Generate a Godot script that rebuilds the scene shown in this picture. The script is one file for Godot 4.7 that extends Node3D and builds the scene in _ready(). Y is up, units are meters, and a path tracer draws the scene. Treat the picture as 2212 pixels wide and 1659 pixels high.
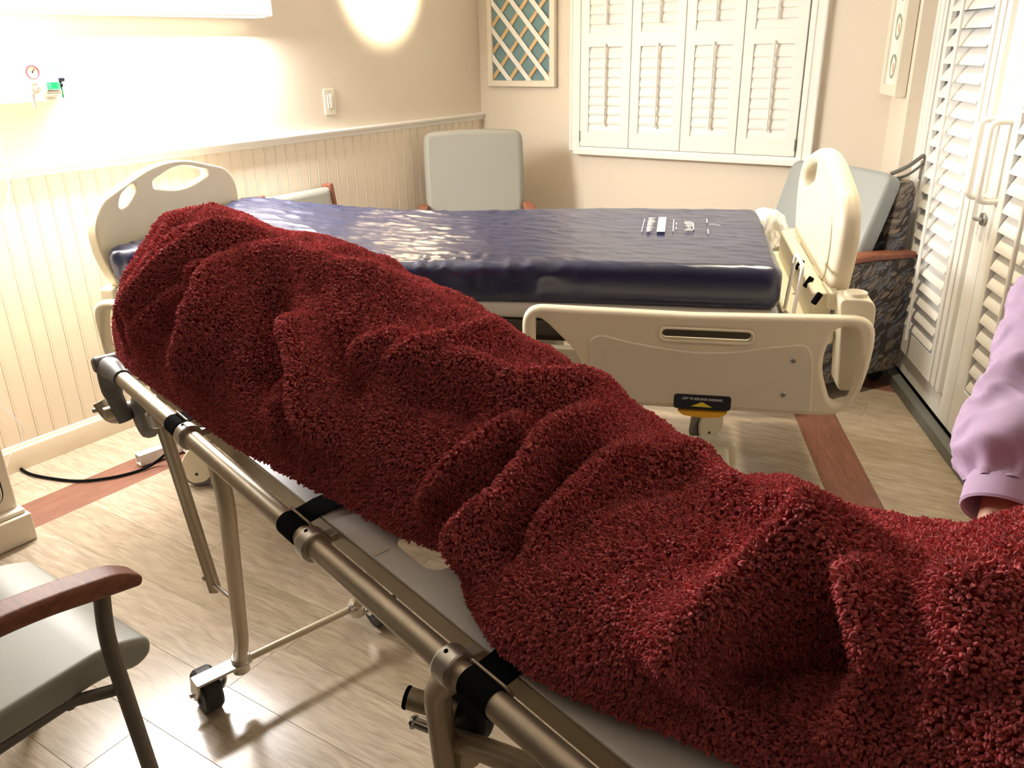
extends Node3D

# ---------------------------------------------------------------- mesh builder
class MB:
	var v := PackedVector3Array()
	var n := PackedVector3Array()
	var x := Transform3D()

	func tri(a: Vector3, b: Vector3, c: Vector3, na: Vector3, nb: Vector3, nc: Vector3) -> void:
		if (b - a).cross(c - a).dot(na + nb + nc) > 0.0:
			v.append(x * a); v.append(x * c); v.append(x * b)
			n.append(x.basis * na); n.append(x.basis * nc); n.append(x.basis * nb)
		else:
			v.append(x * a); v.append(x * b); v.append(x * c)
			n.append(x.basis * na); n.append(x.basis * nb); n.append(x.basis * nc)

	func quad(a: Vector3, b: Vector3, c: Vector3, d: Vector3, na: Vector3, nb: Vector3, nc: Vector3, nd: Vector3) -> void:
		tri(a, b, c, na, nb, nc)
		tri(a, c, d, na, nc, nd)

	func flat(a: Vector3, b: Vector3, c: Vector3, d: Vector3, nn: Vector3) -> void:
		quad(a, b, c, d, nn, nn, nn, nn)

	# rounded box: centre, full size, edge radius
	func box(c: Vector3, size: Vector3, r := 0.004, k := 1, bs := Basis.IDENTITY) -> void:
		var h := size * 0.5
		r = minf(r, minf(h.x, minf(h.y, h.z)) * 0.98)
		var inner := h - Vector3(r, r, r)
		var ang: Array[float] = []
		var sgn: Array[float] = []
		for i in k + 1:
			ang.append(tan(-PI / 4 + PI / 4 * i / k)); sgn.append(-1.0)
		for i in k + 1:
			ang.append(tan(PI / 4 * i / k)); sgn.append(1.0)
		for axis in 3:
			for s: float in [-1.0, 1.0]:
				var P := []
				var N := []
				for i in ang.size():
					for j in ang.size():
						var d := Vector3()
						d[axis] = s; d[(axis + 1) % 3] = ang[i]; d[(axis + 2) % 3] = ang[j]
						d = d.normalized()
						var q := Vector3()
						q[axis] = s * inner[axis]; q[(axis + 1) % 3] = sgn[i] * inner[(axis + 1) % 3]; q[(axis + 2) % 3] = sgn[j] * inner[(axis + 2) % 3]
						P.append(c + bs * (q + d * r)); N.append(bs * d)
				var m := ang.size()
				for i in m - 1:
					for j in m - 1:
						var a := i * m + j
						quad(P[a], P[a + m], P[a + m + 1], P[a + 1], N[a], N[a + m], N[a + m + 1], N[a + 1])

	# swept tube; r one radius or one per point
	func tube(path: Array, r, sides := 12, caps := true, closed := false, squash := 1.0) -> void:
		var m := path.size()
		var t0: Vector3 = (path[1] - path[0]).normalized()
		var up := Vector3.UP if absf(t0.y) < 0.9 else Vector3.RIGHT
		var u := (up - t0 * up.dot(t0)).normalized()
		var R := []
		var RN := []
		for i in m:
			var a: Vector3 = path[i - 1] if i > 0 else (path[m - 1] if closed else path[0])
			var b: Vector3 = path[i + 1] if i < m - 1 else (path[0] if closed else path[m - 1])
			var t := (b - a).normalized()
			u = (u - t * u.dot(t)).normalized()
			var w := t.cross(u)
			var rr: float = r[i] if r is Array else r
			var ring := []
			var rn := []
			for k in sides:
				var th := TAU * k / sides
				var d := u * cos(th) * squash + w * sin(th)
				ring.append(path[i] + d * rr); rn.append((u * cos(th) / squash + w * sin(th)).normalized())
			R.append(ring); RN.append(rn)
		for i in (m if closed else m - 1):
			var i2 := (i + 1) % m
			for k in sides:
				var k2 := (k + 1) % sides
				quad(R[i][k], R[i2][k], R[i2][k2], R[i][k2], RN[i][k], RN[i2][k], RN[i2][k2], RN[i][k2])
		if caps and not closed:
			for e in [0, m - 1]:
				var nn: Vector3 = (path[0] - path[1]).normalized() if e == 0 else (path[m - 1] - path[m - 2]).normalized()
				for k in sides:
					tri(path[e], R[e][k], R[e][(k + 1) % sides], nn, nn, nn)

	# revolve profile [Vector2(radius, along)] round an axis
	func lathe(prof: Array, o: Vector3, axis: Vector3, sides := 20) -> void:
		axis = axis.normalized()
		var up := Vector3.UP if absf(axis.y) < 0.9 else Vector3.RIGHT
		var u := (up - axis * up.dot(axis)).normalized()
		var w := axis.cross(u)
		for i in prof.size() - 1:
			var a: Vector2 = prof[i]
			var b: Vector2 = prof[i + 1]
			var d := b - a
			if d.length() < 1e-6: continue
			var n2 := Vector2(d.y, -d.x).normalized()
			for k in sides:
				var c0 := u * cos(TAU * k / sides) + w * sin(TAU * k / sides)
				var c1 := u * cos(TAU * (k + 1) / sides) + w * sin(TAU * (k + 1) / sides)
				var N0 := c0 * n2.x + axis * n2.y
				var N1 := c1 * n2.x + axis * n2.y
				quad(o + c0 * a.x + axis * a.y, o + c0 * b.x + axis * b.y, o + c1 * b.x + axis * b.y, o + c1 * a.x + axis * a.y, N0, N0, N1, N1)

	func cyl(a: Vector3, b: Vector3, r: float, sides := 16, bev := 0.002) -> void:
		var L := a.distance_to(b)
		bev = minf(bev, minf(L * 0.4, r * 0.5))
		lathe([Vector2(0, 0), Vector2(r - bev, 0), Vector2(r, bev), Vector2(r, L - bev), Vector2(r - bev, L), Vector2(0, L)], a, b - a, sides)

	func ball(c: Vector3, r: Vector3, nu := 16, nv := 10, bs := Basis.IDENTITY) -> void:
		for i in nv:
			for j in nu:
				var P := []
				var N := []
				for q in [[i, j], [i + 1, j], [i + 1, j + 1], [i, j + 1]]:
					var th: float = PI * q[0] / nv
					var ph: float = TAU * q[1] / nu
					var d := Vector3(sin(th) * cos(ph), cos(th), sin(th) * sin(ph))
					P.append(c + bs * (d * r)); N.append((bs * (d / r)).normalized())
				quad(P[0], P[1], P[2], P[3], N[0], N[1], N[2], N[3])

	# polygon in the xy plane pushed from z0 to z1, rounded rims of radius b, with holes
	func prism(outer: PackedVector2Array, z0: float, z1: float, b := 0.004, holes: Array = [], smooth_deg := 50.0, k := 2) -> void:
		if Geometry2D.is_polygon_clockwise(outer):
			outer.reverse()
		var loops := [outer]
		for hh: PackedVector2Array in holes:
			var h2 := hh.duplicate()
			if not Geometry2D.is_polygon_clockwise(h2): h2.reverse()
			loops.append(h2)
		var tops := []
		for lp: PackedVector2Array in loops:
			var m := lp.size()
			var mit := PackedVector2Array()
			var en := PackedVector2Array()
			for i in m:
				var d := (lp[(i + 1) % m] - lp[i]).normalized()
				en.append(Vector2(d.y, -d.x))
			for i in m:
				var e0 := en[(i + m - 1) % m]
				var e1 := en[i]
				var s := (e0 + e1)
				mit.append(s / maxf(s.length_squared() * 0.5, 0.35))
			# rings from z1 side to z0 side
			var prof := []
			for q in k + 1:
				var th := PI / 2 * (1.0 - float(q) / k)
				prof.append([b * (1 - cos(th)), z1 - b + b * sin(th), cos(th), sin(th)])
			for q in k + 1:
				var th := PI / 2 * float(q) / k
				prof.append([b * (1 - cos(th)), z0 + b - b * sin(th), cos(th), -sin(th)])
			for q in prof.size() - 1:
				var A = prof[q]
				var B = prof[q + 1]
				for i in m:
					var j := (i + 1) % m
					var n0 := en[i]
					var n1 := en[i]
					if en[(i + m - 1) % m].dot(en[i]) > cos(deg_to_rad(smooth_deg)): n0 = (en[(i + m - 1) % m] + en[i]).normalized()
					if en[j].dot(en[i]) > cos(deg_to_rad(smooth_deg)): n1 = (en[j] + en[i]).normalized()
					var p0: Vector2 = lp[i] - mit[i] * A[0]
					var p1: Vector2 = lp[j] - mit[j] * A[0]
					var r0: Vector2 = lp[i] - mit[i] * B[0]
					var r1: Vector2 = lp[j] - mit[j] * B[0]
					quad(Vector3(p0.x, p0.y, A[1]), Vector3(r0.x, r0.y, B[1]), Vector3(r1.x, r1.y, B[1]), Vector3(p1.x, p1.y, A[1]),
						Vector3(n0.x * A[2], n0.y * A[2], A[3]), Vector3(n0.x * B[2], n0.y * B[2], B[3]), Vector3(n1.x * B[2], n1.y * B[2], B[3]), Vector3(n1.x * A[2], n1.y * A[2], A[3]))
			var ins := PackedVector2Array()
			for i in m: ins.append(lp[i] - mit[i] * b)
			tops.append(ins)
		# cut the face through the middle of each hole, so that no piece has a hole left
		var cuts := [-1e3]
		for hi in range(1, tops.size()):
			var hlo := 1e9
			var hhi := -1e9
			for q: Vector2 in tops[hi]:
				hlo = minf(hlo, q.x); hhi = maxf(hhi, q.x)
			cuts.append((hlo + hhi) / 2.0 + 0.0003 * hi)
		cuts.append(1e3)
		cuts.sort()
		var pieces: Array = []
		if tops.size() == 1:
			pieces = [tops[0]]
		else:
			for ci in cuts.size() - 1:
				var band := PackedVector2Array([Vector2(cuts[ci], -1e3), Vector2(cuts[ci + 1], -1e3), Vector2(cuts[ci + 1], 1e3), Vector2(cuts[ci], 1e3)])
				var part: Array = Geometry2D.intersect_polygons(tops[0], band)
				for hi in range(1, tops.size()):
					var nx: Array = []
					for pc in part: nx.append_array(Geometry2D.clip_polygons(pc, tops[hi]))
					part = nx
				pieces.append_array(part)
		for poly: PackedVector2Array in pieces:
			var idx := Geometry2D.triangulate_polygon(poly)
			if idx.is_empty() and tops.size() == 1:
				# the rim folds over itself in a tight corner: fill the true inset instead
				var alt := Geometry2D.offset_polygon(outer, -b)
				if alt.size():
					poly = alt[0]
					idx = Geometry2D.triangulate_polygon(poly)
			for i in range(0, idx.size(), 3):
				var a := poly[idx[i]]
				var bb := poly[idx[i + 1]]
				var c := poly[idx[i + 2]]
				tri(Vector3(a.x, a.y, z1), Vector3(bb.x, bb.y, z1), Vector3(c.x, c.y, z1), Vector3.BACK, Vector3.BACK, Vector3.BACK)
				tri(Vector3(a.x, a.y, z0), Vector3(bb.x, bb.y, z0), Vector3(c.x, c.y, z0), Vector3.FORWARD, Vector3.FORWARD, Vector3.FORWARD)

	# sheet from a grid of points, normals from neighbours; side +1/-1 turns the normal
	func sheet(P: Array, side := 1.0, wrap := false) -> Array:
		var nu := P.size()
		var nv: int = P[0].size()
		var N := []
		for i in nu:
			var row := PackedVector3Array()
			for j in nv:
				var a: Vector3 = P[mini(i + 1, nu - 1)][j] - P[maxi(i - 1, 0)][j]
				var jb := (j + 1) % nv if wrap else mini(j + 1, nv - 1)
				var ja := (j + nv - 1) % nv if wrap else maxi(j - 1, 0)
				var b: Vector3 = P[i][jb] - P[i][ja]
				row.append(a.cross(b).normalized() * side)
			N.append(row)
		for i in nu - 1:
			for j in (nv if wrap else nv - 1):
				var j2 := (j + 1) % nv
				quad(P[i][j], P[i + 1][j], P[i + 1][j2], P[i][j2], N[i][j], N[i + 1][j], N[i + 1][j2], N[i][j2])
		return N

	# recompute normals from shared positions
	func smooth() -> void:
		var acc := {}
		for i in range(0, v.size(), 3):
			var f := (v[i + 2] - v[i]).cross(v[i + 1] - v[i])
			for k in 3:
				var key := Vector3i((v[i + k] * 20000.0).round())
				acc[key] = acc.get(key, Vector3()) + f
		for i in v.size():
			var s: Vector3 = acc[Vector3i((v[i] * 20000.0).round())]
			if s.length_squared() > 1e-24: n[i] = s.normalized()

	func mesh() -> ArrayMesh:
		var am := ArrayMesh.new()
		var a := []
		a.resize(Mesh.ARRAY_MAX)
		a[Mesh.ARRAY_VERTEX] = v
		a[Mesh.ARRAY_NORMAL] = n
		am.add_surface_from_arrays(Mesh.PRIMITIVE_TRIANGLES, a)
		return am

# ---------------------------------------------------------------- scene helpers
var rng := RandomNumberGenerator.new()
var M := {}
var LW: Transform3D   # wall with the headboard: x along it towards the far corner, z into the room
var WW: Transform3D   # wall with the window
var DW: Transform3D   # wall with the louvered doors: x towards the camera
var BED: Transform3D
var COT: Transform3D  # x away along the stretcher, y up, z across, away from the camera's side

func mat(c: Color, rough := 0.6, metal := 0.0, spec := 0.5) -> StandardMaterial3D:
	var m := StandardMaterial3D.new()
	m.albedo_color = c
	m.roughness = rough
	m.metallic = metal
	m.metallic_specular = spec
	return m

func rgb(r: int, g: int, b: int) -> Color:
	return Color8(r, g, b)

func numbered(s: String) -> String:
	if not has_node(NodePath(s)): return s
	var k := 1
	while has_node(NodePath("%s_%03d" % [s, k])): k += 1
	return "%s_%03d" % [s, k]

func tag(o: Node, label := "", category := "", group := "", kind := "") -> void:
	if label: o.set_meta("label", label)
	if category: o.set_meta("category", category)
	if group: o.set_meta("group", group)
	if kind: o.set_meta("kind", kind)

func thing(called: String, label: String, category: String, at := Transform3D(), group := "", kind := "") -> Node3D:
	var o := Node3D.new()
	o.name = numbered(called)
	add_child(o)
	o.transform = at
	tag(o, label, category, group, kind)
	return o

func part(parent: Node, called: String, mb: MB, m: Material, label := "") -> MeshInstance3D:
	var o := MeshInstance3D.new()
	o.name = called
	o.mesh = mb.mesh()
	o.material_override = m
	parent.add_child(o, true)
	if label: o.set_meta("label", label)
	return o

func solo(called: String, mb: MB, m: Material, label: String, category: String, at := Transform3D(), group := "", kind := "") -> MeshInstance3D:
	var o := part(self, numbered(called), mb, m)
	o.transform = at
	tag(o, label, category, group, kind)
	return o

func frame(o: Vector3, xa: Vector3) -> Transform3D:
	xa = xa.normalized()
	return Transform3D(Basis(xa, Vector3.UP, xa.cross(Vector3.UP)), o)

func at(x: float, y: float, z: float) -> Transform3D:
	return Transform3D(Basis.IDENTITY, Vector3(x, y, z))

# corners [x, y, radius] -> rounded outline
func rounded(pts: Array, seg := 6) -> PackedVector2Array:
	var out := PackedVector2Array()
	var m := pts.size()
	for i in m:
		var p := Vector2(pts[i][0], pts[i][1])
		var a := Vector2(pts[(i + m - 1) % m][0], pts[(i + m - 1) % m][1])
		var b := Vector2(pts[(i + 1) % m][0], pts[(i + 1) % m][1])
		var r: float = pts[i][2] if pts[i].size() > 2 else 0.0
		if r <= 0.0:
			out.append(p); continue
		var da := (a - p).normalized()
		var db := (b - p).normalized()
		var L := minf(r, minf(a.distance_to(p), b.distance_to(p)) * 0.49)
		var s := p + da * L
		var e := p + db * L
		for k in seg + 1:
			var t := float(k) / seg
			out.append(s.lerp(p, t).lerp(p.lerp(e, t), t))
	return out

func rect(x0: float, y0: float, x1: float, y1: float, r := 0.0, seg := 5) -> PackedVector2Array:
	return rounded([[x0, y0, r], [x1, y0, r], [x1, y1, r], [x0, y1, r]], seg)

# smooth path through points
func curve(pts: Array, per := 6) -> Array:
	var out := []
	var m := pts.size()
	for i in m - 1:
		var a: Vector3 = pts[maxi(i - 1, 0)]
		var b: Vector3 = pts[i]
		var c: Vector3 = pts[i + 1]
		var d: Vector3 = pts[mini(i + 2, m - 1)]
		for k in per:
			out.append(b.cubic_interpolate(c, a, d, float(k) / per))
	out.append(pts[m - 1])
	return out

# straight path with rounded bends
func bend(pts: Array, r: float, seg := 6) -> Array:
	var out := [pts[0]]
	for i in range(1, pts.size() - 1):
		var p: Vector3 = pts[i]
		var a: Vector3 = pts[i - 1]
		var b: Vector3 = pts[i + 1]
		var L := minf(r, minf(a.distance_to(p), b.distance_to(p)) * 0.48)
		var s := p + (a - p).normalized() * L
		var e := p + (b - p).normalized() * L
		for k in seg + 1:
			var t := float(k) / seg
			out.append(s.lerp(p, t).lerp(p.lerp(e, t), t))
	out.append(pts[pts.size() - 1])
	return out

func grain_image(w: int, h: int, base: Color, dark: Color, sx: float, sy: float, sd: int, streak: float) -> ImageTexture:
	var f := FastNoiseLite.new()
	f.seed = sd; f.noise_type = FastNoiseLite.TYPE_SIMPLEX_SMOOTH; f.frequency = 1.0; f.fractal_octaves = 3
	var g := FastNoiseLite.new()
	g.seed = sd + 7; g.noise_type = FastNoiseLite.TYPE_SIMPLEX; g.frequency = 1.0; g.fractal_octaves = 2
	var im := Image.create(w, h, false, Image.FORMAT_RGB8)
	for j in h:
		for i in w:
			# torus walk so that the picture repeats
			var a := TAU * i / w
			var p := Vector3(cos(a) * sx, sin(a) * sx, j * sy / h)
			var warp := f.get_noise_3d(p.x * 0.6 + 9, p.y * 0.6, p.z * 0.35) * 1.5
			var q := f.get_noise_3d(p.x, p.y, p.z + warp) * 0.5 + 0.5
			var fine := g.get_noise_3d(p.x * 2.0, p.y * 2.0, p.z * 6.0) * 0.5 + 0.5
			var t := clampf((q - 0.35) * 1.5 * (1.0 - streak) + (fine - 0.3) * streak * 1.4, 0.0, 1.0)
			im.set_pixel(i, j, base.lerp(dark, t))
	return ImageTexture.create_from_image(im)

func grained(tex: ImageTexture, rough: float, scale: Vector3, off: Vector3, tint: Color, spec := 0.5) -> StandardMaterial3D:
	var m := mat(tint, rough, 0.0, spec)
	m.albedo_texture = tex
	m.uv1_triplanar = true
	m.uv1_scale = scale
	m.uv1_offset = off
	m.uv1_triplanar_sharpness = 8.0
	return m

func _ready() -> void:
	rng.seed = 20240
	# ---- camera
	var cam := Camera3D.new()
	cam.name = "camera"
	cam.transform = Transform3D(Basis(Vector3(0.99981, -0.0179, 0.0073), Vector3(0.0193, 0.9254, -0.3786), Vector3(0.0, 0.3787, 0.9255)).orthonormalized(), Vector3(0, 1.5, 0))
	cam.keep_aspect = Camera3D.KEEP_HEIGHT
	cam.fov = rad_to_deg(2.0 * atan(829.5 / 1780.0))
	cam.near = 0.03
	cam.far = 60
	add_child(cam)
	cam.current = true
	# ---- sky and exposure
	var env := Environment.new()
	env.background_mode = Environment.BG_SKY
	var sky := Sky.new()
	var sm := ProceduralSkyMaterial.new()
	sm.sky_top_color = rgb(120, 160, 235)
	sm.sky_horizon_color = rgb(190, 210, 245)
	sm.ground_bottom_color = rgb(120, 130, 150)
	sm.ground_horizon_color = rgb(190, 210, 245)
	sm.sky_energy_multiplier = SKY_E
	sm.ground_energy_multiplier = SKY_E
	sm.sun_angle_max = 1.0
	sky.sky_material = sm
	env.sky = sky
	env.tonemap_mode = Environment.TONE_MAPPER_LINEAR
	env.tonemap_exposure = EXPOSURE
	env.sdfgi_enabled = true
	env.ssao_enabled = true
	env.ssil_enabled = true
	var we := WorldEnvironment.new()
	we.name = "world_environment"
	we.environment = env
	add_child(we)
	# ---- frames of reference
	var wdir := Vector3(0.58354, 0, -0.81208)
	var wn := Vector3(0.81208, 0, 0.58354)
	LW = frame(wn * -3.2616, wdir)
	WW = frame(Vector3(-0.157, 0, -5.371), Vector3(0.8387, 0, 0.5446))
	DW = frame(Vector3(1.761, 0, -3.197), Vector3(-0.153, 0, 0.988))
	BED = frame(Vector3(-0.184, 0, -2.87), Vector3(0.98, 0, 0.1994))
	var dc := Vector3(-0.6428, 0, -0.766)
	COT = Transform3D(Basis(dc, Vector3.UP, dc.cross(Vector3.UP)), Vector3(-0.759, 0, -1.593))
	materials()
	# ---- lights of the room
	overbed_light()
	downlight(LW * Vector3(3.45, CEIL, 0.92), LW * Vector3(3.45, 1.93, 0.0), "small recessed ceiling spotlight aimed at the wall right of the overbed light", 22.0, 17.5)
	downlight(Vector3(1.0, CEIL, -2.95), Vector3(1.0, 0, -2.951), "recessed ceiling downlight over the foot of the bed beside the doors", 2.1, 52.0)
	# ---- room
	shell()
	floor_planks()
	wainscot()
	window_wall()
	door_wall()
	# ---- large things
	hospital_bed()
	stretcher()
	blanket()
	visitor()
	sitting_chairs()
	recliner()
	# ---- small things
	wall_things()
	floor_things()

const EXPOSURE := 1.56
const SKY_E := 0.5
const CEIL := 2.45

func materials() -> void:
	M.wall = mat(rgb(230, 219, 201), 0.75)
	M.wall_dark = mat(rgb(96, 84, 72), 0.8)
	M.white = mat(rgb(246, 244, 237), 0.45)
	M.door = mat(rgb(238, 236, 230), 0.4)
	M.wains = mat(rgb(234, 222, 202), 0.5)
	M.bed = mat(rgb(232, 223, 197), 0.42)
	M.bed2 = mat(rgb(220, 212, 189), 0.5)
	M.navy = mat(rgb(24, 34, 72), 0.27, 0.0, 0.65)
	M.deck = mat(rgb(205, 202, 194), 0.6)
	M.sage = mat(rgb(156, 156, 146), 0.46)
	M.sage2 = mat(rgb(140, 147, 148), 0.45)
	M.champ = mat(rgb(184, 172, 150), 0.42, 0.75)
	M.alu = mat(rgb(205, 200, 190), 0.34, 0.9)
	M.chrome = mat(rgb(220, 220, 220), 0.15, 1.0)
	M.grey_metal = mat(rgb(112, 106, 96), 0.45, 0.3)
	M.black = mat(rgb(16, 16, 18), 0.9, 0.0, 0.2)
	M.dark_frame = mat(rgb(62, 56, 48), 0.6)
	M.rubber = mat(rgb(38, 37, 38), 0.6)
	M.grey_plastic = mat(rgb(112, 110, 106), 0.5)
	M.grey_rubber = mat(rgb(128, 126, 122), 0.6)
	M.tray = mat(rgb(232, 230, 226), 0.35)
	M.dark = mat(rgb(24, 20, 18), 0.9)
	M.steel = mat(rgb(170, 168, 165), 0.3, 0.9)
	M.yellow = mat(rgb(236, 180, 40), 0.5)
	M.lemon = mat(rgb(236, 214, 60), 0.5)
	M.label = mat(rgb(20, 24, 38), 0.4)
	M.print = mat(rgb(225, 225, 225), 0.6)
	M.linen = mat(rgb(240, 238, 232), 0.9)
	M.lilac = mat(rgb(209, 182, 216), 0.85)
	M.lilac.rim_enabled = true
	M.lilac.rim = 0.3
	M.skin = mat(rgb(206, 150, 124), 0.5)
	M.skin.subsurf_scatter_enabled = true
	M.skin.subsurf_scatter_strength = 0.15
	M.trousers = mat(rgb(40, 42, 50), 0.9)
	M.hair = mat(rgb(52, 38, 30), 0.7)
	M.teal = mat(rgb(112, 144, 150), 0.8)
	M.frame = mat(rgb(232, 224, 206), 0.5)
	M.gold = mat(rgb(206, 176, 128), 0.5)
	M.ceiling = mat(rgb(236, 230, 218), 0.9)
	M.threshold = mat(rgb(120, 122, 116), 0.5, 0.3)
	M.glass = mat(Color(0.9, 0.95, 1.0, 0.12), 0.02)
	M.glass.transparency = BaseMaterial3D.TRANSPARENCY_ALPHA
	M.clear = mat(Color(0.95, 0.95, 1.0, 0.28), 0.08)
	M.clear.transparency = BaseMaterial3D.TRANSPARENCY_ALPHA
	M.green = mat(rgb(20, 140, 84), 0.3)
	M.red = mat(rgb(190, 40, 50), 0.4)
	M.bulb = mat(rgb(255, 236, 205), 0.5)
	M.bulb.emission_enabled = true
	M.bulb.emission = rgb(255, 246, 232)
	M.bulb.emission_energy_multiplier = 2.0
	var wood_tex := grain_image(256, 256, rgb(150, 92, 66), rgb(86, 46, 32), 0.9, 26.0, 5, 0.5)
	M.wood = grained(wood_tex, 0.55, Vector3(1.5, 4, 4), Vector3(), Color.WHITE)
	var ftex := grain_image(384, 512, rgb(186, 171, 150), rgb(126, 110, 92), 1.1, 30.0, 11, 0.45)
	M.plank = []
	for k in 8:
		var t := 0.93 + 0.14 * rng.randf()
		M.plank.append(grained(ftex, 0.23, Vector3(0.8, 2.2, 2.2), Vector3(rng.randf(), rng.randf(), rng.randf()), Color(minf(t, 1), minf(t * 0.995, 1), minf(t * (0.97 + 0.04 * rng.randf()), 1))))
	for m in M.plank:
		m.heightmap_enabled = true
		m.heightmap_texture = ftex
		m.heightmap_scale = 0.035
	var btex := grain_image(256, 512, rgb(138, 96, 80), rgb(98, 68, 58), 0.9, 26.0, 23, 0.5)
	M.accent = []
	for k in 4:
		M.accent.append(grained(btex, 0.27, Vector3(0.8, 2.6, 2.6), Vector3(rng.randf(), rng.randf(), rng.randf()), Color.WHITE))
	M.leaf = mat(Color.WHITE, 0.9)
	M.leaf.albedo_texture = leaf_fabric()
	M.leaf.uv1_triplanar = true
	M.leaf.uv1_scale = Vector3(2.6, 2.6, 2.6)

func leaf_fabric() -> ImageTexture:
	var n := 320
	var im := Image.create(n, n, false, Image.FORMAT_RGB8)
	im.fill(rgb(70, 62, 60))
	var r := RandomNumberGenerator.new()
	r.seed = 77
	var cols := [rgb(126, 116, 108), rgb(112, 116, 124), rgb(146, 132, 116), rgb(98, 102, 112), rgb(134, 126, 118)]
	for k in 190:
		var c := Vector2(r.randf() * n, r.randf() * n)
		var a := -0.6 + r.randf_range(-0.5, 0.5) + (PI if r.randf() < 0.5 else 0.0)
		var L := r.randf_range(20, 34)
		var W := L * r.randf_range(0.36, 0.5)
		var col: Color = cols[r.randi() % cols.size()]
		for j in range(-36, 37):
			for i in range(-36, 37):
				var p := Vector2(i, j).rotated(-a)
				p.y += p.x * p.x * 0.010
				var u := p.x / L
				if absf(u) > 1.0: continue
				var w := W * (1.0 - u * u) * (1.0 - 0.3 * u)
				if absf(p.y) > w: continue
				var cc := col
				if absf(p.y) > w - 1.6: cc = rgb(44, 36, 36)
				elif absf(p.y) < 0.8 and u < 0.7: cc = col.lightened(0.3)
				elif p.y > 0.0: cc = col.darkened(0.16)
				im.set_pixel(posmod(int(c.x) + i, n), posmod(int(c.y) + j, n), cc)
	return ImageTexture.create_from_image(im)

# ---------------------------------------------------------------- lights
const OVERBED_E := 6.3
const FRONT_E := 3.5

func overbed_light() -> void:
	var x0 := 0.95
	var x1 := 2.60
	var y0 := 1.64
	var t := thing("overbed_light", "long white overbed wall light above the bed, cut by the top of the picture", "lamp", LW)
	var hb := MB.new()
	hb.x = Transform3D(Basis(Vector3(0, 0, 1), Vector3.UP, Vector3(-1, 0, 0)), Vector3())
	hb.prism(rounded([[0.002, y0, 0.0], [0.05, y0, 0.0], [0.15, y0, 0.004], [0.15, y0 + 0.21, 0.03], [0.002, y0 + 0.23, 0.0]], 4), -x1, -x0, 0.004)
	part(t, "housing", hb, M.white)
	var l := MB.new()
	l.box(Vector3((x0 + x1) / 2, y0 - 0.001, 0.10), Vector3(x1 - x0 - 0.06, 0.006, 0.085), 0.002)
	part(t, "diffuser", l, M.bulb)
	var lf := MB.new()
	lf.box(Vector3((x0 + x1) / 2, y0 + 0.100, 0.151), Vector3(x1 - x0 - 0.006, 0.19, 0.006), 0.002)
	part(t, "diffuser", lf, M.bulb)
	var a2 := AreaLight3D.new()
	a2.name = "overbed_front_light"
	a2.area_size = Vector2(x1 - x0 - 0.06, 0.12)
	a2.light_color = Color(1.0, 0.985, 0.97)
	a2.light_energy = FRONT_E
	a2.area_range = 12.0
	a2.shadow_enabled = true
	add_child(a2)
	a2.transform = LW * Transform3D(Basis(Vector3.UP, PI), Vector3((x0 + x1) / 2, y0 + 0.10, 0.158))
	var a := AreaLight3D.new()
	a.name = "overbed_lamp_light"
	a.area_size = Vector2(x1 - x0 - 0.08, 0.08)
	a.light_color = Color(1.0, 0.985, 0.97)
	a.light_energy = OVERBED_E
	a.area_range = 12.0
	a.shadow_enabled = true
	add_child(a)
	# the lamp's face looks down and out into the room
	var down := Basis(Vector3.RIGHT, -PI / 2 - OVERBED_TILT)
	a.transform = LW * Transform3D(down, Vector3((x0 + x1) / 2, y0 - 0.012, 0.115))

const OVERBED_TILT := 0.5

func downlight(p: Vector3, aim: Vector3, label: String, energy: float, angle: float) -> void:
	var t := thing("ceiling_downlight", label, "lamp", at(p.x, CEIL, p.z))
	var ring := MB.new()
	ring.lathe([Vector2(0.062, -0.012), Vector2(0.066, -0.002), Vector2(0.085, -0.007), Vector2(0.09, 0.0)], Vector3(), Vector3.UP, 28)
	part(t, "trim_ring", ring, M.white)
	var bulb := MB.new()
	bulb.lathe([Vector2(0.0, -0.006), Vector2(0.05, -0.006), Vector2(0.062, -0.001), Vector2(0.062, 0.0)], Vector3(), Vector3.UP, 24)
	part(t, "bulb", bulb, M.bulb)
	var s := SpotLight3D.new()
	s.name = "downlight_lamp"
	s.light_color = Color(1.0, 0.93, 0.80)
	s.light_energy = energy
	s.spot_angle = angle
	s.spot_angle_attenuation = 1.0
	s.spot_range = 8.0
	s.spot_attenuation = 2.0
	s.light_size = 0.05
	s.shadow_enabled = true
	add_child(s, true)
	s.transform = Transform3D(Basis(), Vector3(p.x, CEIL - 0.03, p.z)).looking_at(aim, Vector3.FORWARD)

# ---------------------------------------------------------------- the room
func slab(called: String, fr: Transform3D, boxes: Array, m: Material) -> void:
	var b := MB.new()
	for q in boxes:
		var lo := Vector3(q[0], q[2], q[4])
		var hi := Vector3(q[1], q[3], q[5])
		b.box((lo + hi) / 2, hi - lo, 0.001)
	solo(called, b, m, "", "", fr, "", "structure")

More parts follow.
